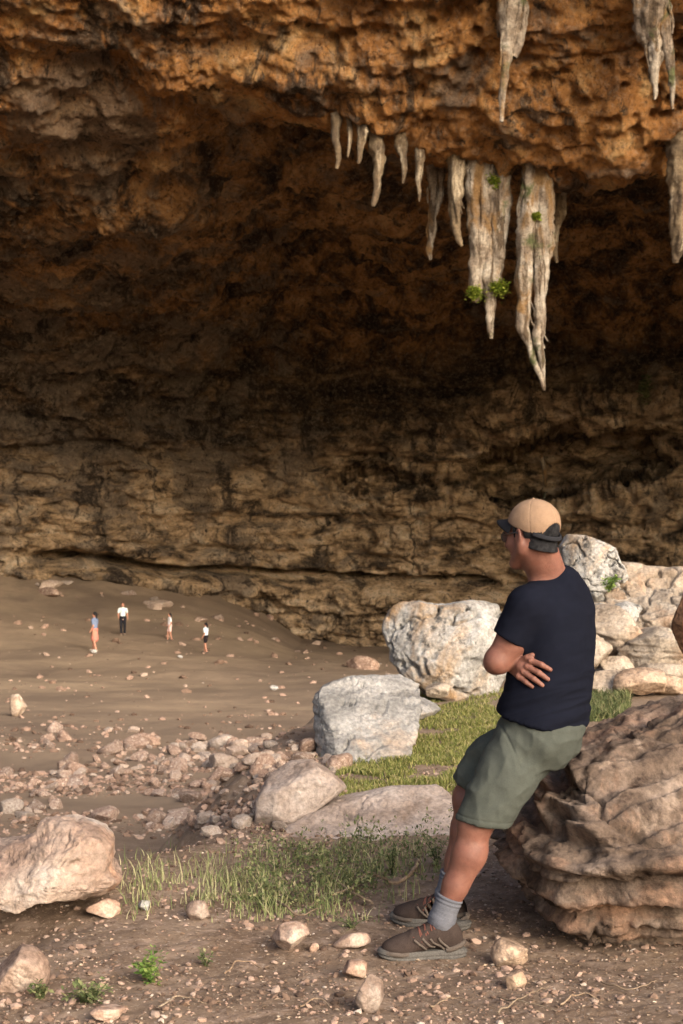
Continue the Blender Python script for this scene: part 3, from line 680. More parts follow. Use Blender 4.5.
m_grass = tint_mat('bright_grass', [(0, (.09, .115, .03)), (.4, (.18, .195, .05)), (.75, (.29, .275, .09)), (1, (.40, .33, .17))], .75, .35)
m_weed = tint_mat('weed_leaf', [(0, (.06, .078, .03)), (.5, (.125, .150, .058)), (.85, (.22, .225, .10)), (1, (.34, .29, .17))], .7, .3)
m_fresh = tint_mat('fresh_weed_leaf', [(0, (.07, .13, .03)), (.5, (.13, .22, .045)), (1, (.24, .30, .08))], .7, .3)
m_moss = tint_mat('stalactite_moss', [(0, (.10, .15, .02)), (.5, (.22, .28, .03)), (1, (.38, .40, .07))], .8, .3)
m_straw = tint_mat('dry_grass', [(0, (.13, .17, .06)), (.5, (.24, .26, .11)), (1, (.42, .37, .22))], .85, .25)
def inpoly(px, py, poly):
    ins = np.zeros(px.shape, bool); poly = np.array(poly, float)
    for i in range(len(poly)):
        (ax, ay), (bx, by) = poly[i], poly[(i+1) % len(poly)]
        if ay != by: ins ^= ((ay > py) != (by > py)) & (px < (bx-ax)*(py-ay)/(by-ay)+ax)
    return ins
def patch(poly, n, seed, fuzz=6, clump=2.0, thr=-.15):
    r = np.random.RandomState(seed); P0 = np.array(poly, float); lo, hi = P0.min(0), P0.max(0)
    px = r.uniform(lo[0], hi[0], n); py = r.uniform(lo[1], hi[1], n)
    ok = inpoly(px+r.normal(size=n)*fuzz, py+r.normal(size=n)*fuzz*.75, poly); px, py = px[ok], py[ok]
    g = hit(px, py); m = noise(g*A(clump, clump, 0), seed) > thr+r.normal(size=len(g))*.12
    return g[m]
G = patch([(300, 800), (345, 770), (392, 748), (420, 728), (392, 700), (402, 687), (440, 690), (500, 694), (520, 705), (480, 760), (455, 788), (380, 784), (330, 796)], 80000, 21, 12, 2.6, -.24)
v, f, t = blades(G, 0.012+.032*np.random.RandomState(1).rand(len(G))*(.6+.8*sst(-.4, .4, noise(G*A(3, 3, 0), 3))), np.full(len(G), .008), .8, 5)
obj('grass', mk_mesh('grass', v, f, m_grass, False, t), label='short bright green grass on the bank between the slab and the man', category='grass', kind='stuff')
G = patch([(570, 722), (590, 700), (620, 686), (630, 700), (622, 722)], 7000, 22, 4, 2.2, -.5)
v, f, t = blades(G, .04+.09*R.rand(len(G)), np.full(len(G), .010), .7, 6)
obj('grass', mk_mesh('grass', v, f, m_weed, False, t), label='dark green grass behind the man above the brown boulder', category='grass', kind='stuff')
# leafy weeds strip
G = patch([(235, 900), (260, 862), (320, 846), (390, 838), (412, 852), (452, 845), (446, 866), (398, 880), (372, 903), (300, 922), (245, 918)], 1700, 23, 15, 4, -.10)
r = np.random.RandomState(9); C = []
for g in G:
    h = r.uniform(.04, .15)*(.7+.6*sst(-.3, .3, noise(g[None]*A(3, 3, 0), 8)[0])); ax, ay = r.normal(size=2)*.3
    for k in range(r.randint(6, 11)):
        t_ = r.rand()**.7; C.append(g+A(ax*h*t_+r.normal()*.007, ay*h*t_+r.normal()*.007, h*t_))
v, f, t = leaves(np.array(C), np.full(len(C), .019), .9, 4)
obj('weeds', mk_mesh('weeds', v, f, m_weed, False, t), label='dense dark green leafy weeds in front of the bank', category='weeds', kind='stuff')
G = patch([(120, 905), (150, 875), (230, 868), (300, 850), (330, 852), (440, 842), (440, 868), (370, 905), (300, 918), (240, 922), (160, 918)], 6500, 24, 20, 4, -.02)
v, f, t = blades(G, .02+.10*r.rand(len(G))**1.5, np.full(len(G), .0045), .7, 7)
obj('dry_grass', mk_mesh('dry_grass', v, f, m_straw, False, t), label='thin yellow green grass left of the leafy weeds', category='grass', kind='stuff')
def weed(label, px, py, wpx, hpx, n, seed, mat=m_fresh, stems=10, ls=.022, d=None, base=None):
    g = hit(px, py)[0] if base is None else base
    s = g[1]/FPX; w, h = wpx*s/2, hpx*s; r = np.random.RandomState(seed)
    root = thing('weed_plant', label, 'plant', tuple(g)); SV, C = [], []
    for k in range(stems):
        a = r.uniform(0, 6.28); q = r.rand()**.6*w; hh = h*r.uniform(.45, 1)
        pts = [(0, 0, -.01), (math.cos(a)*q*.35, math.sin(a)*q*.35, hh*.5), (math.cos(a)*q, math.sin(a)*q, hh)]
        pts = spline(pts, 8); SV.append(tube(pts, np.linspace(.002, .0008, 8)*(1 if d is None else 2), 5))
        for j in range(max(3, n//stems)): C.append(pts[min(7, int(8*r.rand()**.6))]+r.normal(size=3)*w*.10)
    v, f = join(SV); part('stem', mk_mesh('stem', v+g, f, mat), root)
    v, f, t = leaves(np.array(C)+g, np.full(len(C), ls), .5, seed); part('foliage', mk_mesh('foliage', v, f, mat, False, t), root)
weed('bright green leafy weed in the lower left, tallest of its cluster', 152, 982, 52, 30, 260, 1)
weed('low dark green weed between the pink rock and the bright leafy weed', 85, 1002, 66, 20, 260, 2, m_weed)
weed('small weed at the far left bottom beside the pink rock', 45, 996, 34, 16, 110, 3, m_weed)
weed('tiny grey green seedling on bare soil right of the bright weed', 207, 965, 20, 14, 60, 4, m_weed, 6, .016)
weed('tall thin weed standing at the right end of the weed strip', 392, 876, 26, 36, 90, 5, m_weed, 8, .02)
weed('leafy weed behind the ankle of the man', 436, 866, 34, 28, 160, 6, m_weed, 9, .02)
weed('low dull green plant left of the near shoe', 352, 928, 46, 10, 120, 7, m_weed, 9, .014)
weed('green tuft growing on the outcrop beside the pale stub', 609, 588, 20, 14, 120, 8, m_fresh, 9, .05, 13.7, base=P(609, 590, 13.35))

n = 9000
dd = 3.8+4.5*R.rand(n)**1.4; X = R.uniform(-1, 1, n)*dd*.40
ok = (noise(np.stack([X*1.1, dd*1.1, dd*0], 1), 77) > -.35) & (edge_sd(X, dd) > .1); X, dd = X[ok], dd[ok]
G = np.stack([X, dd, height(X, dd)+.004], 1); v, f, t = leaves(G, np.full(len(G), .016), .06, 12)
m_lit = tint_mat('dry_litter', [(0, (.06, .038, .026)), (.5, (.19, .125, .08)), (.85, (.34, .25, .17)), (1, (.48, .39, .29))], .9)
obj('leaf_litter', mk_mesh('leaf_litter', v, f, m_lit, False, t), label='dry brown leaf litter and bark flakes on the near soil', category='litter', kind='stuff')
# twigs and roots
m_twig = rock_mat('dry_wood', [(.13, .095, .065), (.24, .18, .125), (.34, .275, .20)], 12, (), (90, .5, .004), .3)
def twig(label, pix, rad, name='dry_twig', lift=.012, cat='twig'):
    g = hit([p[0] for p in pix], [p[1] for p in pix]); g[:, 2] += lift*np.array([1, 1.6]*10)[:len(g)]
    pts = spline(g, 24); pts += .007*np.stack([noise(pts*22, 1), noise(pts*30, 2), noise(pts*30, 3)], 1)
    v, f = tube(pts, np.linspace(rad, rad*.4, 24), 7); obj(name, mk_mesh(name, v, f, m_twig), label=label, category=cat)
twig('long pale bare root curving through the weeds left of the man', [(418, 866), (412, 882), (395, 890), (368, 884), (350, 896), (330, 905)], .010, 'bare_root', .03, 'root')
twig('thin pale root looping beside the leafy weeds', [(372, 908), (350, 900), (332, 886), (322, 898), (310, 912)], .006, 'bare_root', .025, 'root')
twig('thin dry stem leaning at the left of the leafy weeds', [(276, 905), (284, 916), (300, 922), (318, 920)], .006, 'bare_root', .03, 'root')
for i, q in enumerate([([(498, 1014), (520, 1004), (548, 990)], 'forked dry twig at the bottom right, its upper arm'), ([(500, 1000), (525, 1008), (556, 1014)], 'dry twig lying across the forked one at the bottom right'),
                       ([(560, 1006), (580, 1000), (604, 1004)], 'short dry twig below the brown boulder'), ([(430, 1010), (452, 1000), (470, 1002)], 'short twig right of the pink upright stone'),
                       ([(225, 975), (240, 965), (262, 968)], 'thin twig on soil below the rounded pinkish stone'), ([(160, 1012), (180, 1000), (206, 1004)], 'thin twig at the bottom left right of the weeds'),
                       ([(600, 985), (630, 992), (655, 984)], 'thin twig in the shade of the brown boulder'), ([(300, 1010), (318, 1004), (330, 1010)], 'short twig left of the pink upright stone')]):
    twig(q[1], q[0], .0035)

# ------------------------------------------------------------------ stalactites hanging from the lip of the roof
m_stal = rock_mat('lime_stalactite', [(.13, .095, .065), (.26, .20, .145), (.40, .335, .255), (.54, .48, .40)], 1.2,
                  [((.10, .07, .045), 1.6, .49, .58, (2.6, 2.6, .22)), ((.24, .14, .06), .8, .54, .62, (1, 1, .4)), ((.09, .10, .04), .9, .58, .68, None)], (5, 1.0, .16), 0)
m_stalb = rock_mat('brown_stalactite', [(.07, .05, .035), (.16, .115, .07), (.30, .22, .13)], 1.2, [((.45, .37, .26), 1.5, .56, .68, (2, 2, .3))], (5, .8, .12), 0)
def stalactite(label, strands, mat, d0, seed, group=None, moss=()):
    x0, y0 = strands[0][0][0], strands[0][0][1]
    if d0 < 60:      # root it in the rock that is there
        m = (np.abs(Wpx-x0) < 5) & (Wpy > max(y0, 12)-26) & (Wpy < max(y0, 12)+2) & (Wp[:, 1] > 20)
        if m.any(): d0 = float(np.quantile(Wp[m][:, 1], .12))-.05
    root = None; ms = []
    rs = np.random.RandomState(seed); allst = []
    for st in strands:
        st = [(st[0][0], st[0][1]-16, st[0][2]*1.2), (st[0][0], st[0][1]-2, st[0][2]*.9)]+[(a, b, c*.76) for a, b, c in st[1:]]
        allst.append((st, 0)); w0 = max(q[2] for q in st); L0 = st[-1][1]-st[0][1]
        for _ in range(3 if w0 > 12 else 1):
            off = rs.uniform(-.34, .34)*w0; k = rs.uniform(.35, .85); b = [(q[0]+off*(1-.5*i/len(st)), st[0][1]+(q[1]-st[0][1])*k, q[2]*rs.uniform(.22, .42)) for i, q in enumerate(st)]; allst.append((b, rs.uniform(-.35, .1)))
    for j, (st, dz) in enumerate(allst):
        pts = np.array([P(q[0], q[1], d0+.25*(j % 2)+dz) for q in st]); rr = np.array([q[2] for q in st])*d0/FPX*.5
        sp = spline(pts, 80); ri = np.maximum(np.interp(np.linspace(0, 1, 80), np.linspace(0, 1, len(rr)), rr), .02)
        sp = sp+np.stack([noise(sp*A(.5, .5, 1.1), seed+j), noise(sp*A(.5, .5, 1.1)+5, seed+j), 0*sp[:, 0]], 1)*np.linspace(.02, .16, 80)[:, None]
        V, F = tube(sp, ri, 40)
        c = np.repeat(sp, 40, 0); nr = V-c; rl = np.maximum(np.linalg.norm(nr, axis=1), 1e-6); nr /= rl[:, None]
        d = .60*ridge(V*A(2.6, 2.6, .30)+seed, 3, seed)+.55*fbm(V*A(.9, .9, 1.3), 4, seed+3)+.40*fbm(V*A(5, 5, 3), 3, seed+5)+.25*ridge(V*A(1, 1, 3.), 2, seed+8)
        ms.append((V+nr*(d*np.minimum(rl, .38))[:, None], F))
    v, f = join(ms)
    if moss:
        root = thing('stalactite', label, 'stalactite', tuple(P(x0, y0, d0)), group); part('stone_body', mk_mesh('stone_body', v, f, mat), root)
        for (mx, my, mr) in moss:
            c = P(mx, my, d0-.35); C = c+np.random.RandomState(int(mx)).normal(size=(600, 3))*mr*d0/FPX*A(.36, .25, .34)
            lv, lf, lt = leaves(C, np.full(600, .13), .4, int(my)); part('moss', mk_mesh('moss', lv, lf, m_moss, False, lt), root)
    else: obj('stalactite', mk_mesh('stalactite', v, f, mat), label=label, category='stalactite', group=group)
LD = 49.3
stalactite('longest broad pale stalactite cluster with green moss, centre right', [[(478, 160, 22), (478, 200, 19), (477, 250, 16), (476, 290, 11), (475, 302, 4)],
            [(499, 165, 20), (500, 210, 18), (498, 250, 15), (491, 290, 12), (489, 318, 9), (491, 338, 3)], [(489, 165, 16), (489, 230, 15), (487, 280, 12), (486, 300, 5)]], m_stal, LD, 11,
           None, [(475, 293, 9), (499, 288, 10), (495, 180, 9)])
stalactite('wide flat pale stalactite ending in a thin twisted tip, right of the mossy one', [[(531, 170, 16), (530, 220, 18), (526, 270, 18), (524, 320, 12), (530, 345, 7), (538, 370, 6), (544, 390, 2)],
            [(545, 185, 14), (544, 230, 20), (541, 280, 15), (538, 325, 12), (541, 355, 8), (545, 388, 2)], [(529, 165, 9), (534, 190, 9), (536, 230, 14)]], m_stal, LD, 23, None, [(536, 216, 4)])
stalactite('slender pale stalactite left of the mossy cluster', [[(434, 150, 12), (434, 185, 10), (434, 215, 8), (431, 240, 7), (430, 250, 7), (431, 260, 3)], [(442, 155, 8), (440, 190, 6), (436, 215, 3)]], m_stal, LD, 31)
stalactite('short brown stalactite between the slender and the mossy ones', [[(456, 170, 12), (455, 205, 12), (458, 228, 8), (461, 246, 3)]], m_stalb, LD, 37)
stalactite('ragged brown stalactite beside the wide flat one', [[(558, 175, 16), (557, 215, 14), (555, 240, 8), (557, 262, 3)]], m_stalb, LD, 41)
stalactite('large pale stalactite cut by the top edge at the upper right', [[(648, -30, 34), (652, 20, 26), (657, 55, 16), (656, 84, 6), (655, 98, 2)], [(640, -25, 16), (645, 20, 12), (650, 45, 6)]], m_stal, 44.5, 43)
stalactite('thin pale stalactite right of the large one at the upper right', [[(665, -20, 14), (668, 40, 11), (672, 75, 6), (673, 108, 2.5)]], m_stal, 44.5, 47)
stalactite('greenish brown column hanging at the right edge', [[(680, 150, 18), (680, 200, 18), (679, 240, 14), (677, 262, 5)]], m_stalb, LD, 53)
stalactite('grey fluted stalactite running down the face at the top middle', [[(510, -30, 22), (511, 20, 20), (507, 50, 10), (502, 80, 7), (500, 120, 3)], [(518, -20, 12), (521, 20, 12), (514, 55, 6)]], m_stal, 45.4, 59)
stalactite('hook shaped small tan stalactite on the left of the lip', [[(337, 128, 7), (336, 145, 6), (338, 168, 3)]], m_stalb, LD, 61)
stalactite('curved small tan stalactite near the left end of the lip', [[(362, 130, 9), (361, 145, 7), (358, 162, 3)]], m_stalb, LD, 67)
stalactite('dull tapered stalactite between the curved and slender ones', [[(377, 142, 13), (378, 165, 11), (377, 190, 7), (376, 206, 3)]], m_stalb, LD, 71)
stalactite('small brown stalactite left of the slender one', [[(402, 145, 10), (404, 165, 6), (404, 182, 3)]], m_stalb, LD, 73)
stalactite('thin brown drip stalactite just left of the slender pale one', [[(421, 155, 7), (420, 180, 5), (420, 200, 2)]], m_stalb, LD, 79)
stalactite('tiny straw thin stalactite between the two at the left of the lip', [[(349, 130, 4), (349, 145, 3), (348, 156, 1.5)]], m_stalb, LD, 83)
stalactite('slim tan drip hanging from the back wall above the cap', [[(543, 462, 3.5), (545, 480, 3.5), (544, 500, 2)]], m_stal, wall_hit(544, 462, 4)[1]-.1, 89)
def fern(label, px, py, w, d, seed):
    c = P(px, py, d); r = np.random.RandomState(seed); C = c+r.normal(size=(260, 3))*w*d/FPX*A(.3, .2, .8)
    v, f, t = leaves(C, np.full(260, .28), .3, seed); obj('hanging_plant', mk_mesh('hanging_plant', v, f, m_weed, False, t), label=label, category='plant')
for px, py, w, lb in ((645, 388, 8, 'small green tuft growing on the back wall at the right'),):
    q = wall_hit(px, py, 3); fern(lb, px, py, w, q[1]-.4, 3)

# ------------------------------------------------------------------ the man
def unit(v): v = np.array(v, float); return v/np.linalg.norm(v)
def skin_mat(name, stops, sss=.12):
    m = NT(name); c = m.ramp(m.noise(9, 6, .6), stops)
    c = m.mix(m.ramp(m.noise(60, 4, .7), [(.5, 0), (.7, .35)]), c, (.19, .060, .040))
    c = m.mix(m.ramp(m.noise(22, 6, .7, None, .6, 8), [(.45, 0), (.65, .5)]), c, tuple(q*.72 for q in stops[0][1]))
    m.b.inputs['Subsurface Weight'].default_value = sss; m.b.inputs['Subsurface Radius'].default_value = (.012, .004, .002); m.b.inputs['Subsurface Scale'].default_value = 1.0
    m.bump(m.noise(140, 7, .75), .5, .003); return m.done(c, .55, .35)
m_skin = skin_mat('sunburnt_skin', [(.3, (.135, .055, .038)), (.7, (.205, .092, .064))])
m_shirt = cloth_mat('navy_cotton', (.0038, .0045, .0085), (.0065, .0075, .0135), 900, .3)
m_short = cloth_mat('olive_cotton', (.044, .049, .041), (.062, .067, .057), 800, .3)
m_sock = cloth_mat('grey_wool', (.075, .077, .09), (.115, .118, .135), 600, .5)
m_cap = cloth_mat('khaki_twill', (.20, .128, .082), (.255, .168, .110), 900, .3)
m_capd = cloth_mat('black_twill', (.012, .012, .014), (.022, .022, .025), 900, .3)
m_hair = rock_mat('dark_cropped_hair', [(.006, .006, .007), (.015, .0145, .016), (.030, .029, .030)], 60, (), (500, .8, .003), 0)
m_shoe = cloth_mat('brown_suede', (.026, .018, .016), (.046, .034, .029), 400, .4)
m_shoeg = cloth_mat('taupe_leather', (.062, .049, .041), (.092, .075, .063), 400, .3)
m_sole = cloth_mat('grey_rubber', (.065, .060, .054), (.095, .088, .080), 200, .3)
m_lace = cloth_mat('rust_lace', (.085, .034, .026), (.13, .055, .042), 500, .3)
m_black = NT('black_plastic').done((.012, .012, .013), .3, .5)
gm = NT('spectacle_lens'); gm.b.inputs['Transmission Weight'].default_value = .9; m_lens = gm.done((.75, .76, .78), .05, .5)
UP = A(0, 0, 1)
tf = unit((-.85, .53, 0)); tl = A(-tf[1], tf[0], 0)                 # chest faces tf, his left is tl
hf = unit((-.66, .75, -.05)); hl = unit(np.cross(UP, hf)); hu = np.cross(hf, hl)
TD = 5.27
def loft_fn(secs, f, l):
    """stack of superellipse sections: (px, py, half_width, half_depth)"""
    c = np.array([P(a, b, TD) for a, b, _, _ in secs]); o = np.argsort(c[:, 2]); c = c[o]; w = np.array([q[2:] for q in secs])[o]
    def fn(g):
        z = g[..., 2]; cx = np.interp(z, c[:, 2], c[:, 0]); cy = np.interp(z, c[:, 2], c[:, 1]); a = np.interp(z, c[:, 2], w[:, 0]); b = np.interp(z, c[:, 2], w[:, 1])
        dx, dy = g[..., 0]-cx, g[..., 1]-cy; u = np.abs(dx*l[0]+dy*l[1])/a; v = np.abs(dx*f[0]+dy*f[1])/b
        r = (u**2.4+v**2.4)**(1/2.4); d = (r-1)*np.minimum(a, b)*1.05
        return np.maximum(d, np.maximum(z-c[-1, 2], c[0, 2]-z))
    return fn, c.min(0)-.25, c.max(0)+.25
def dense(secs, n=40):
    s = np.array(secs, float); return [tuple(x) for x in spline(s, n)]
TORSO = dense([(558, 578, .055, .055), (558, 584, .10, .075), (558, 592, .150, .095), (557, 604, .185, .112), (555, 620, .195, .124), (554, 640, .192, .130), (553, 660, .187, .134), (549, 680, .183, .138), (545, 700, .182, .143),
               (541, 718, .190, .152), (538, 734, .196, .158), (536, 748, .198, .160)])
torso_fn, tlo, thi = loft_fn(TORSO, tf, tl)
def surf_y(px, py, fn=torso_fn, out=0.0):
    """first depth at which the line of sight through (px, py) meets the shirt"""
    for d in np.arange(4.9, 5.6, .004):
        q = P(px, py, d)
        if fn(q[None])[0] < out: return d
    return 5.25
shL, shR = P(527, 604, 5.13), P(527, 604, 5.13)-tl*.33
elL = P(497, 661, 5.16); wrL = elL+unit((.30, .92, .10))*.25
C0 = P(554, 662, TD)
elR = C0+tf*.185-tl*.13+A(0, 0, -.005); wrR = P(506, 660, 5.25)
hipL, hipR = P(533, 738, 5.22), P(533, 738, 5.38)
knL, anL = P(476, 822, 5.13), P(443, 916, 5.13)
knR, anR = P(470, 798, 5.45), P(449, 890, 5.49)
hc = P(532, 534, 5.17)
def hd(f, l, u): return hc+hf*f+hl*l+hu*u
neckB = P(556, 590, 5.25)
def body():
    F = Field((.1, 4.86, -.02), (1.0, 5.75, 1.60), .0034)
    M = [hf, hl, hu]
    # skull, jaw, neck
    F.ell(hd(-.012, 0, .030), M, (.096, .075, .088), 0)
    F.ell(hd(.032, 0, -.040), M, (.062, .056, .078), .03)
    F.ell(hd(.064, 0, -.103), M, (.030, .032, .024), .025)
    for sg in (1, -1):
        F.ell(hd(.055, sg*.045, -.030), M, (.025, .020, .030), .02)          # cheeks
        F.ell(hd(.080, sg*.030, .012), M, (.014, .022, .010), .012)          # brow
        F.ell(hd(.088, sg*.031, -.004), M, (.014, .016, .009), .006, True)   # eye sockets
        F.ell(hd(.076, sg*.031, -.004), M, (.012, .012, .012), .003)         # eyes
        F.ell(hd(-.004, sg*.079, -.010), [unit(hf-.35*hl*sg), unit(hl*sg+.35*hf), hu], (.019, .008, .032), .006)   # ears
        F.ell(hd(.000, sg*.086, -.008), M, (.009, .005, .018), .004, True)
        F.ell(hd(-.004, sg*.079, -.036), M, (.009, .006, .010), .006)
        F.cap(hd(.070, sg*.026, -.106), hd(.002, sg*.060, -.060), .015, .018, .02)
    F.cap(hd(.092, 0, .005), hd(.118, 0, -.036), .009, .013, .014)
    F.ell(hd(.100, 0, -.038), M, (.012, .018, .009), .008)
    F.ell(hd(.090, 0, -.060), M, (.012, .024, .0055), .006); F.ell(hd(.088, 0, -.072), M, (.012, .022, .006), .006)
    F.cap(hd(-.034, 0, -.03), neckB+A(-.008, .0, 0), .056, .066, .03); F.cap(hd(-.008, 0, -.07), neckB+tf*.025, .047, .060, .025)
    F.cap(hd(-.01, .05, -.04), neckB+tf*.045+tl*.02, .018, .016, .03)
    # trunk under the shirt
    F.add(lambda g: np.maximum(torso_fn(g)+.016, P(0, 702, TD)[2]-g[..., 2]), tlo, thi, .03)
    F.cap(neckB, shL, .055, .055, .05); F.cap(neckB, shR, .055, .055, .05)
    # arms
    F.chain([shL, (shL+elL)/2+A(0, 0, 0), elL+A(.004, 0, .01)], [.052, .048, .042], .02)
    F.cap(elL+A(-.004, 0, -.004), elL+A(-.012, .01, -.012), .038, .032, .03)
    F.chain([P(522, 622, 5.15), P(513, 643, 5.16), P(503, 658, 5.165)], [.050, .051, .046], .02)
    F.chain([elL, elL*.6+wrL*.4, wrL], [.044, .042, .028], .022)
    F.chain([shR, elR], [.056, .044], .02); F.chain([elR, elR*.55+wrR*.45+tf*.02, wrR], [.044, .041, .027], .02)
    # legs
    for hip, kn, an, ft in ((hipL, knL, anL, 1), (hipR, knR, anR, 2)):
        kv = unit(an-kn); side = A(0, 1, 0); fw = unit(np.cross(side, kv)); fw = fw if fw[0] < 0 else -fw
        F.chain([hip, hip*.4+kn*.6, kn], [.092, .078, .058], .04)
        F.ell(kn+fw*.012+A(0, 0, .004), [fw, side, -kv], (.052, .050, .062), .03)
        F.chain([kn, kn*.68+an*.32-fw*.012, kn*.35+an*.65-fw*.004, an], [.053, .057, .043, .035], .03)
        F.cap(kn*.75+an*.25-fw*.022, kn*.5+an*.5-fw*.014, .042, .036, .03)
        F.cap(kn, an, .036, .030, .02); F.cap(an, an+A(-.015, 0, -.045), .032, .024, .02)
    # the visible right hand, tucked under the left arm, fingers spread on the ribs
    def ov(px, py, o): return P(px, py, surf_y(px, py)-o)
    kn4 = [(531.5, 661), (527.5, 666.5), (524, 672), (519, 676.5)]
    tip = [[(541, 664.5), (550, 669.5)], [(538.5, 672.5), (547.5, 679)], [(533.5, 678.5), (542, 685)], [(526, 682), (532, 686.5)]]
    rad = [.0106, .0110, .0106, .0095]
    nv = A(0, -1, 0)
    for i in range(4):
        K = ov(*kn4[i], .016)
        F.cap(wrR+A(0, 0, .010-.007*i), K, .017, .0125, .014)
    F.cap(wrR, ov(521, 666, .012), .024, .022, .016)
    for i in range(4):
        K = ov(*kn4[i], .017); m1 = ov(*tip[i][0], .021-.001*i); e = ov(*tip[i][1], .011)
        md = K*.0+m1
        F.cap(K, md, rad[i]*1.12, rad[i], .0045); F.cap(md, e, rad[i], rad[i]*.80, .0035)
        F.ell(K+nv*.003, [unit(md-K), np.cross(unit(md-K), nv), nv], (.011, .009, .009), .004)
    F.chain([ov(520, 661, .010), ov(527, 657.5, .014), ov(532, 654.8, .009)], [.013, .0115, .0095], .006)
    # the left hand round the right upper arm
    hw = wrL; dirn = unit(elR+(shR-elR)*.35-hw); sd2 = unit(np.cross(dirn, UP))
    F.cap(hw, hw+dirn*.07, .026, .030, .02)
    for i in range(4):
        b = hw+dirn*.075+UP*(.026-.017*i); m_ = b+dirn*.036+sd2*.006; F.cap(b-dirn*.02, m_, .0105, .0095, .004); F.cap(m_, m_+unit(dirn-.8*tf)*.034, .0095, .0080, .003)
    F.cap(hw+dirn*.02+UP*.02, hw+dirn*.05+UP*.055, .013, .011, .006)
    return F.mesh(1)
def wrinkle(v, q, terms):
    n = vnormals(v, q); d = 0
    for t in terms: d = d+t(v)
    return v+n*d[:, None]
man = thing('person', 'man in tan cap, navy t-shirt and olive shorts leaning on the boulder with folded arms', 'person', (float(anL[0]), float(anL[1]), 0))
v, q = body(); part('body', mk_mesh('body', v, q, m_skin), man)

def shirt():
    F = Field((.45, 4.85, .60), (1.05, 5.70, 1.45), .0042)
    F.add(torso_fn, tlo, thi, 0)
    F.cap(neckB+A(0, 0, -.005), shL+A(0, 0, -.004), .066, .066, .05); F.cap(neckB+A(0, 0, -.005), shR, .066, .066, .05)
    hemL = shL+(elL-shL)*.62
    ax = unit(unit(elL-shL)+A(-.12, 0, 0))
    G = Field((.45, 4.85, .60), (1.05, 5.70, 1.45), .0042)
    for s_, e_ in ((shL, elL), (shR, elR)):
        a_ = unit(e_-s_)
        F.add(lambda g, s_=s_, e_=e_, a_=a_: np.maximum(d_cap(g, s_, s_+(e_-s_)*.75, .064, .059), (g-(s_+(e_-s_)*.60))@unit(a_+A(0, 0, 0))), np.minimum(s_, e_)-.1, np.maximum(s_, e_)+.1, .028)
    F.cap(P(561, 584, 5.20), P(546, 594, 5.19), .046, .05, .05); F.cap(P(562, 582, 5.26), P(566, 592, 5.30), .05, .06, .05)
    # neck opening
    F.sub(lambda g: d_cap(g, neckB+A(-.050, .02, .028), P(541, 553, 5.20), .067, .068), (.45, 4.85, 1.15), (1.05, 5.6, 1.45), .004)
    hemz = P(0, 722, 5.27)[2]
    nrm = unit((-.17, .12, -1)); c = P(540, 722, 5.18)
    F.f = np.maximum(F.f, 0*F.f+np.float32(-1)); sl, g = F.blk(np.array((.45, 4.85, .60)), np.array((1.05, 5.70, .95)))
    F.f[sl] = np.maximum(F.f[sl], (g-c)@nrm)
    v, q = F.mesh(1)
    w = v+.02*np.stack([fbm(v*5, 2, 1), fbm(v*5, 2, 2), fbm(v*5, 2, 3)], 1)
    z = w[:, 2]; lowm = sst(1.12, .85, z); ang = (w-C0)@tf
    d = .014*ridge(np.stack([w[:, 0]*1.5, w[:, 1]*1.5, (z+.35*ang)*15], 1), 2, 4)*(.15+lowm)       # slack folds across the waist
    d = d+.008*ridge(np.stack([(w@tf)*5, (w@tl)*5, (z+.9*ang)*8], 1), 2, 9)*sst(.85, 1.1, z)*(.5)     # drag lines from the armpit
    d = d+.004*fbm(v*9, 3, 14)
    mg = np.clip((z*0+1), 0, 1)
    return v+vnormals(v, q)*d[:, None], q
v, q = shirt(); sh = part('t_shirt', mk_mesh('t_shirt', v, q, m_shirt), man)
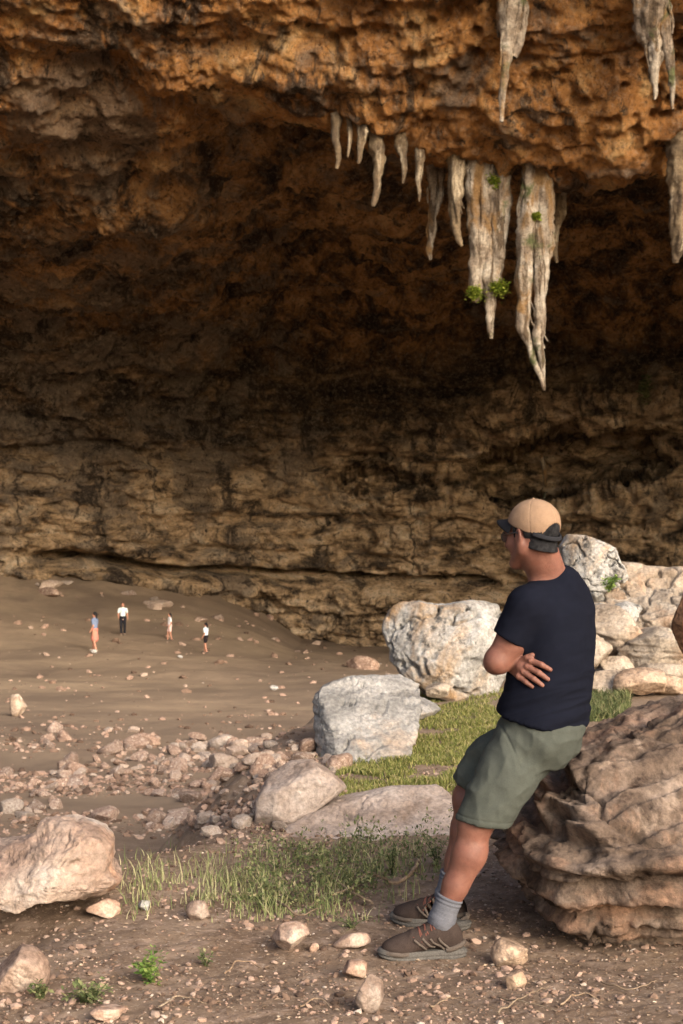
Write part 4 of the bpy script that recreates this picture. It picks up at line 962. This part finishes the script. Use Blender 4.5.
def shorts():
    F = Field((.25, 4.90, .33), (1.0, 5.72, .90), .0045)
    pf = unit((-.93, .36, 0)); pl = A(-pf[1], pf[0], 0)
    fn, lo, hi = loft_fn(dense([(546, 700, .176, .138), (543, 722, .178, .142), (538, 742, .184, .146), (532, 762, .15, .12)], 20), pf, pl)
    F.add(fn, lo, hi, 0)
    def leg(hip, kn, pts, rs, hem, nrm, k):
        T = Field(F.lo, F.lo+F.h*(F.n-1), F.h); T.n = F.n; T.f = np.full(F.n, 1.0, np.float32)
        T.chain(pts, rs, .02)
        sl, g = T.blk(T.lo, T.lo+T.h*T.n); T.f = np.maximum(T.f, ((g-hem)@nrm).astype(np.float32))
        h = np.maximum(k-np.abs(F.f-T.f), 0)/k; F.f = (np.minimum(F.f, T.f)-h*h*k*.25).astype(np.float32)
    leg(hipR, knR, [hipR, P(497, 758, 5.42), P(467, 792, 5.45)], [.105, .094, .078], P(463, 782, 5.45), unit((-.55, .05, -1)), .02)
    leg(hipL, knL, [hipL+A(.0, .02, -.005), P(506, 774, 5.17), P(480, 826, 5.13)], [.106, .101, .092], P(480, 821, 5.13), unit((-.14, 0, -1)), .03)
    # hollow hems so that the legs come out of them
    F.sub(lambda g: d_cap(g, knL+A(-.012, 0, -.15), P(480, 834, 5.13), .072, .072), knL-.2, knL+.2, .002)
    F.sub(lambda g: d_cap(g, P(459, 812, 5.45), P(464, 797, 5.45), .058, .058), knR-.2, knR+.2, .002)
    sl, g = F.blk(F.lo, F.lo+F.h*F.n); e = (g-P(540, 722, 5.18))@unit((-.17, .12, -1))
    F.f[sl] = np.maximum(F.f[sl], torso_fn(g)+.018-2.2*np.maximum(e+.012, 0))
    v, q = F.mesh(1)
    w = v+.03*np.stack([fbm(v*4, 2, 31), fbm(v*4, 2, 32), fbm(v*4, 2, 33)], 1)
    a = unit(hipL-knL)
    d = .015*ridge(np.stack([w[:, 0]*5+w[:, 2]*3.0, w[:, 1]*3, w[:, 2]*6.5-w[:, 0]*6], 1), 2, 35)*sst(.42, .60, v[:, 2])
    d = d+.006*ridge(w*A(9, 5, 3), 2, 39)+.003*fbm(v*14, 3, 41)
    # pocket edge and side seam
    pk = np.abs((v-P(508, 735, 5.1))@unit((1, 0, .35))); d = d-.004*sst(.008, 0, pk)*(v[:, 2] > P(0, 762, 5.2)[2])*(v[:, 1] < 5.25)
    hemd = (v-P(480, 815.5, 5.13))@unit((-.14, 0, -1)); d = d-.003*sst(.004, 0, np.abs(hemd))*(v[:, 1] < 5.26)
    return v+vnormals(v, q)*d[:, None], q
v, q = shorts(); part('shorts', mk_mesh('shorts', v, q, m_short), man)

def snap(V, surf, k):
    """press a strap against the surface it is stitched to"""
    n = len(V); out = V.copy()
    m = V.reshape(-1, RINGN, 3).mean(1)
    for i, c in enumerate(m):
        t = surf[((surf-c)**2).sum(1).argmin()]; out[i*RINGN:(i+1)*RINGN] += (t-c)*k
    return out
RINGN = 6
def footwear(an, toe_px, sc):
    """sock, shoe upper, sole, laces: foot pointing to toe"""
    gz = float(height(an[0]-.05, an[1])); fw = unit(A(toe_px[0]-an[0], toe_px[1]-an[1], 0)); sd_ = A(-fw[1], fw[0], 0)
    heel = A(an[0], an[1], 0)-fw*.072
    def L(a, s, z): return heel+fw*a+sd_*s+A(0, 0, gz+z)
    F = Field(np.minimum(L(-.06, -.09, -.02), L(.38, .09, .2))-.04, np.maximum(L(-.06, -.09, 0), L(.38, .09, .26))+.04, .003)
    M = [fw, sd_, UP]
    F.ell(L(.045, 0, .052), M, (.050, .037, .052), 0); F.cap(L(.045, 0, .075), L(.068, 0, .110), .040, .043, .02)
    F.chain([L(.055, 0, .088), L(.11, 0, .080), L(.165, 0, .060), L(.215, 0, .046), L(.262, 0, .037)], [.041, .043, .042, .039, .026], .025, (UP, 1.1))
    F.ell(L(.235, .004, .038), M, (.058, .047, .034), .02)
    F.sub(lambda g: d_cap(g, L(.068, 0, .10), an+unit(knL-anL)*.12, .035, .041), L(-.1, -.09, .06)-.1, L(.3, .09, .25)+.1, .004)
    sl, g = F.blk(F.lo, F.lo+F.h*F.n); F.f = np.maximum(F.f, ((gz+.018)-g[..., 2]).astype(np.float32))
    v, q = F.mesh(1); n = vnormals(v, q); loc = np.stack([(v-heel)@fw, (v-heel)@sd_, v[:, 2]-gz], 1)
    d = .0022*sst(.25, .0, np.abs(((loc[:, 0]*22+loc[:, 2]*14) % 1)-.5))*sst(.05, .08, loc[:, 0])*sst(.22, .19, loc[:, 0])-.0015+.001*fbm(v*40, 3, 4)
    v_up = v.copy()
    s_ = part('shoe', mk_mesh('shoe', v+n*d[:, None], q, m_shoe), man)
    # overlays: toe rand, heel counter, side straps
    ov = []
    for sgn in (1, -1):
        for a0 in (.085, .112, .140, .168): ov.append(tube(spline([L(a0-.035, sgn*.043, .026), L(a0-.012, sgn*.043, .052), L(a0+.012, sgn*.028, .082-.16*(a0-.08))], 10), .0048, 6))
    ov.append(tube(spline([L(.20, .046, .022), L(.26, .040, .028), L(.292, 0, .031), L(.26, -.040, .028), L(.20, -.046, .022)], 30), .0095, 6))
    ov.append(tube(spline([L(.07, .037, .03), L(.0, .036, .045), L(-.006, 0, .05), L(.0, -.036, .045), L(.07, -.037, .03)], 24), .010, 6))
    ov = [(snap(V_, v, 1.0), F_) for V_, F_ in ov]
    v, f = join(ov); part('overlay', mk_mesh('overlay', v, f, m_shoeg), s_)
    # sole
    ol = [(-.012, .0), (-.004, .026), (.03, .036), (.09, .034), (.15, .040), (.21, .050), (.26, .046), (.292, .028), (.302, 0)]
    out = ol+[(a, -b) for a, b in ol[-2:0:-1]]; out = np.array([L(a, b, 0) for a, b in spline(np.array(out+[out[0]], float), 60)[:-1]]) ; k = len(out); V = []; Fq = []
    zs = [(-.004, .97), (.004, 1.03), (.011, 1.0), (.016, 1.05), (.024, 1.02), (.030, .93)]
    cc = out.mean(0)
    for z, m_ in zs:
        lift = np.clip(((out-heel)@fw-.2)/.1, 0, 1)**2*.012+np.clip((.02-(out-heel)@fw)/.03, 0, 1)*.004
        V.append(np.stack([cc[0]+(out[:, 0]-cc[0])*m_, cc[1]+(out[:, 1]-cc[1])*m_, gz+z+lift*1.0], 1))
    for i in range(len(zs)-1):
        for j in range(k): Fq.append((i*k+j, i*k+(j+1) % k, (i+1)*k+(j+1) % k, (i+1)*k+j))
    Fq.append(tuple(range(k))[::-1]); Fq.append(tuple(range((len(zs)-1)*k, len(zs)*k)))
    part('sole', mk_mesh('sole', np.concatenate(V), Fq, m_sole, False), s_)
    lc = []
    for j in range(5):
        a0 = .105+.021*j; zz = .118-.013*j-.0012*j*j
        lc.append(tube(spline([L(a0, .026, zz-.020), L(a0+.006, 0, zz-.004), L(a0+.012, -.026, zz-.022)], 10), .0032, 6)); lc.append(tube(spline([L(a0+.010, .026, zz-.024), L(a0+.006, 0, zz-.002), L(a0+.002, -.026, zz-.018)], 10), .0032, 6))
    lc = [(snap(V_, v_up, .9), F_) for V_, F_ in lc]
    v, f = join(lc); part('laces', mk_mesh('laces', v, f, m_lace), s_)
    # sock
    G = Field(np.minimum(an, L(.05, 0, .05))-.12, np.maximum(an, L(.05, 0, .1))+A(.14, .12, .16), .003)
    top = an+unit(knL-anL)*.085 if sc == 1 else an+unit(knR-anR)*.085
    G.chain([L(.078, 0, .062), an+A(-.004, 0, -.01), top], [.031, .044, .0485], .02)
    ax = unit(top-an); sl, g = G.blk(G.lo, G.lo+G.h*G.n); G.f = np.maximum(G.f, ((g-top)@ax).astype(np.float32))
    v, q = G.mesh(1); t = (v-an)@ax; d = .0016*np.sin(t*420)*sst(.05, .06, t)+.0035*ridge(np.stack([v[:, 0]*6, v[:, 1]*6, t*30], 1), 2, 5)*sst(.06, .0, t)
    part('sock', mk_mesh('sock', v+vnormals(v, q)*d[:, None], q, m_sock), man)
footwear(P(442, 917, 5.13), P(378, 918, 5.10), 1)
footwear(P(448, 892, 5.49), P(400, 895, 5.56), 2)

def headwear():
    M = [hf, hl, hu]; cf = unit(hf+.02*hu); cu = unit(np.cross(cf, hl)); cu = cu if cu[2] > 0 else -cu
    def skull(g, off): return np.minimum(d_ell(g, hd(-.012, 0, .030), M, (.096+off, .075+off, .088+off)), 9)
    lo, hi = hc-.17, hc+.19
    # cropped hair on the back and the sides
    F = Field(lo, hi, .0028)
    def hair(g):
        q = g-hc; f_, u_ = q@hf, q@hu
        d = np.minimum(skull(g, .006), d_cap(g, hd(-.034, 0, -.005), hd(-.036, 0, -.075), .064, .063))
        return np.maximum.reduce([d, np.minimum(f_+.006, np.maximum(f_-.030, -.012-u_)), -.070-u_+.30*(f_+.09), u_-.07])
    F.add(hair, lo, hi, 0); 
    for sg in (1, -1): F.ell(hd(-.002, sg*.080, -.008), M, (.022, .02, .034), .004, True)
    v, q = F.mesh(1); v = v+vnormals(v, q)*(.0012*fbm(v*220, 2, 5))[:, None]
    part('hair', mk_mesh('hair', v, q, m_hair), man)
    cap = obj('cap', None, man); cap.matrix_parent_inverse = parent_world(man).inverted()
    F = Field(lo, hi, .0028); cc = hd(-.012, 0, .036)
    def crown(g):
        q = g-cc; f_, u_, l_ = q@hf, q@hu, q@hl
        d = d_ell(g, cc, M, (.104, .083, .090))
        d = d-.0035*sst(.0, .03, u_)*0
        arch = np.maximum(np.sqrt((l_/.042)**2+((u_+.012)/.038)**2)-1, 0)      # opening above the strap
        hole = np.where(f_ < 0, (np.sqrt((l_/.042)**2+((u_+.050)/.048)**2)-1)*.03, .05)
        return np.maximum.reduce([d, -(u_+.020-.42*f_), -hole, -d_ell(g, cc, M, (.098, .077, .084))])
    F.add(crown, lo, hi, 0); v, q = F.mesh(1)
    l_ = (v-cc)@hl; f_ = (v-cc)@hf; u_ = (v-cc)@hu; az = np.arctan2(l_, f_); rr_ = np.hypot(l_, f_)
    seam = np.minimum.reduce([np.abs(np.sin(az-k*math.pi/3))*rr_ for k in range(3)])
    v = v+vnormals(v, q)*(.0012*fbm(v*30, 3, 5)-.0012*sst(.003, 0, seam)+.001)[:, None]
    part('crown', mk_mesh('crown', v, q, m_cap), cap)
    # strap with buckle, sweatband
    pts = [cc+hf*(.100*math.cos(a))+hl*(.080*math.sin(a))+hu*(-.024+.42*.1035*math.cos(a)+.004) for a in np.linspace(math.pi*.68, math.pi*1.32, 24)]
    F = Field(lo, hi, .0028)
    for i in range(23): F.cap(pts[i], pts[i+1], .0055, .0055, .002)
    for i in range(23): F.cap(pts[i]+hu*.007, pts[i+1]+hu*.007, .0045, .0045, .003)
    v, q = F.mesh(1); part('strap', mk_mesh('strap', v, q, m_capd), cap)
    V = []; n_ = 17
    for lay in (0, .004):
        for j in range(7):
            for i in range(n_):
                a = -1.15+2.3*i/(n_-1); t = j/6; rf = .097+.072*t*math.cos(a*.95)**.6; rl = .080+.008*t
                V.append(cc+hf*(rf*math.cos(a)+.0*t)+hl*(rl*math.sin(a))*(1-.05*t)+hu*(-.016+.42*rf*math.cos(a)-.030*t-1.3*(rl*math.sin(a))**2*t-lay))
    Fq = []
    for lay in range(2):
        o = lay*7*n_
        for j in range(6):
            for i in range(n_-1):
                k = [o+j*n_+i, o+j*n_+i+1, o+(j+1)*n_+i+1, o+(j+1)*n_+i]; Fq.append(k if lay == 0 else k[::-1])
    o = 7*n_
    for i in range(n_-1): Fq.append([6*n_+i, 6*n_+i+1, o+6*n_+i+1, o+6*n_+i])
    for j in range(6):
        Fq.append([j*n_, (j+1)*n_, o+(j+1)*n_, o+j*n_]); Fq.append([j*n_+n_-1, o+j*n_+n_-1, o+(j+1)*n_+n_-1, (j+1)*n_+n_-1])
    part('brim', mk_mesh('brim', V, Fq, m_capd), cap)
    v, f = ico(2); part('button', mk_mesh('button', v*A(.007, .007, .004)+cc+hu*.0915, f, m_cap), cap)
    gl_ = obj('glasses', None, man); gl_.matrix_parent_inverse = parent_world(man).inverted(); fr = []
    for sg in (1, -1):
        ring = [hd(.106-abs(.0)*.1, sg*(.034+.026*math.cos(a)), -.006+.019*math.sin(a))-hf*.012*abs(.034+.026*math.cos(a))/.06 for a in np.linspace(0, 2*math.pi, 25)]
        fr.append(tube(ring, .0022, 6)); fr.append(tube([hd(.094, sg*.062, .002), hd(.06, sg*.076, .002), hd(.0, sg*.084, .006), hd(-.012, sg*.084, -.006)], .0024, 6))
        part('lens', mk_mesh('lens', [x for x in ring[:-1]], [tuple(range(24))], m_lens), gl_)
    fr.append(tube([hd(.107, .010, .0), hd(.110, 0, .004), hd(.107, -.010, .0)], .002, 6))
    v, f = join(fr); part('frame', mk_mesh('frame', v, f, m_black), gl_)
headwear()

# ------------------------------------------------------------------ the four far walkers
def walker(label, px, py, hpx, face, shirtc, lowc, kind, seed, skin=(.42, .20, .13), step=.12):
    g = hit(px, py)[0]; H = hpx*g[1]/FPX; s = H/1.72; r = random.Random(seed); f = unit((*face, 0)); l = A(-f[1], f[0], 0)
    def L(a, b, z): return g+f*a*s+l*b*s+A(0, 0, z*s)
    root = thing('person', label, 'person', tuple(g)); h = .014*s
    F = Field(g-A(.6, .6, .05), g+A(.6, .6, H+.1), h)
    ms = skin_mat('walker_skin', [(.3, skin), (.7, tuple(x*1.2 for x in skin))], 0)
    hips = [L(0, .09, .90), L(0, -.09, .90)]; feet = [L(-step, .10, .06), L(step, -.09, .06)]
    knees = [L(-step*.35+.03, .095, .49), L(step*.6+.03, -.095, .49)]
    for a, b, c in zip(hips, knees, feet):
        F.chain([a, b, c], [.085*s, .056*s, .038*s], .03); F.cap(c+f*.02*s, c+f*.15*s-A(0, 0, .02*s), .038*s, .028*s, .02)
    F.chain([L(0, 0, .92), L(0, 0, 1.15), L(.01, 0, 1.36)], [.125*s, .11*s, .12*s], .05, (f, 1.25)); F.cap(L(0, .14, 1.38), L(0, -.14, 1.38), .06*s, .06*s, .05)
    F.cap(L(0, 0, 1.42), L(.02, 0, 1.54), .05*s, .048*s, .03); F.ell(L(.025, 0, 1.62), [f, l, UP], (.095*s, .075*s, .115*s), .02); F.ell(L(.12, 0, 1.60), [f, l, UP], (.02*s, .014*s, .022*s), .01)
    el = [L(-.05, .24, 1.12), L(.02, -.24, 1.12)]; hd_ = [L(.08, .25, .90), L(.16, -.22, .95)]
    for sg, e, w_ in ((1, el[0], hd_[0]), (-1, el[1], hd_[1])):
        F.chain([L(0, sg*.19, 1.38), e, w_], [.05*s, .04*s, .03*s], .02); F.cap(w_, w_+(w_-e)*.3, .032*s, .02*s, .01)
    v, q = F.mesh(1); part('body', mk_mesh('body', v, q, ms), root)
    G = Field(g-A(.6, .6, .05), g+A(.6, .6, H+.1), h)
    G.chain([L(0, 0, .95), L(0, 0, 1.15), L(.01, 0, 1.36)], [.145*s, .13*s, .14*s], .05, (f, 1.2)); G.cap(L(0, .15, 1.39), L(0, -.15, 1.39), .072*s, .072*s, .05)
    for sg, e in ((1, el[0]), (-1, el[1])): a0 = L(0, sg*.19, 1.38); G.cap(a0, a0+(e-a0)*.6, .068*s, .062*s, .02)
    v, q = G.mesh(1); part('shirt', mk_mesh('shirt', v, q, cloth_mat('walker_shirt', tuple(x*.85 for x in shirtc), shirtc, 60, 0)), root)
    G = Field(g-A(.6, .6, .05), g+A(.6, .6, H+.1), h)
    G.ell(L(0, 0, .95), [f, l, UP], (.15*s, .18*s, .11*s), 0)
    if kind == 'skirt': G.chain([L(0, 0, .95), L(.0, 0, .56)], [.13*s, .17*s], .03, (f, 1.0))
    else:
        for a, b, c in zip(hips, knees, feet):
            if kind == 'trousers': G.chain([a, b, c+A(0, 0, .06*s)], [.10*s, .075*s, .062*s], .02)
            else: G.chain([a, a*.35+b*.65], [.105*s, .09*s], .02)
    v, q = G.mesh(1); part('skirt' if kind == 'skirt' else kind, mk_mesh(kind, v, q, cloth_mat('walker_bottoms', tuple(x*.85 for x in lowc), lowc, 60, 0)), root)
    G = Field(g-A(.6, .6, .05), g+A(.6, .6, H+.1), h*.8)
    G.ell(L(-.005, 0, 1.65), [f, l, UP], (.10*s, .09*s, .10*s), 0)
    if kind != 'trousers': G.cap(L(-.07, 0, 1.62), L(-.09, 0, 1.46), .06*s, .04*s, .03)
    v, q = G.mesh(1); part('hair', mk_mesh('hair', v, q, m_hair), root)
    for c in feet:
        G = Field(c-.3, c+.3, h*.8); G.cap(c-f*.04*s-A(0, 0, .02*s), c+f*.17*s-A(0, 0, .025*s), .05*s, .042*s, 0); v, q = G.mesh(1)
        part('shoe', mk_mesh('shoe', v, q, m_pale if kind in ('trousers', 'skirt') else m_shoeg), root)
walker('leftmost walker in blue grey top and coral knee length skirt on the cave floor', 95, 651, 39, (-.95, .3), (.16, .20, .30), (.55, .20, .15), 'skirt', 1)
walker('walker in white top and long black trousers, second from the left', 123, 635, 32, (.2, -.98), (.62, .68, .66), (.018, .018, .022), 'trousers', 2, step=.10)
walker('walker in a long white shirt and bare legs, third from the left', 170, 640, 27, (-.95, -.3), (.78, .74, .74), (.72, .50, .46), 'shorts', 3)
walker('rightmost walker in pale blue top and black shorts', 206, 653, 30, (-.93, .4), (.60, .68, .74), (.02, .016, .018), 'shorts', 4)
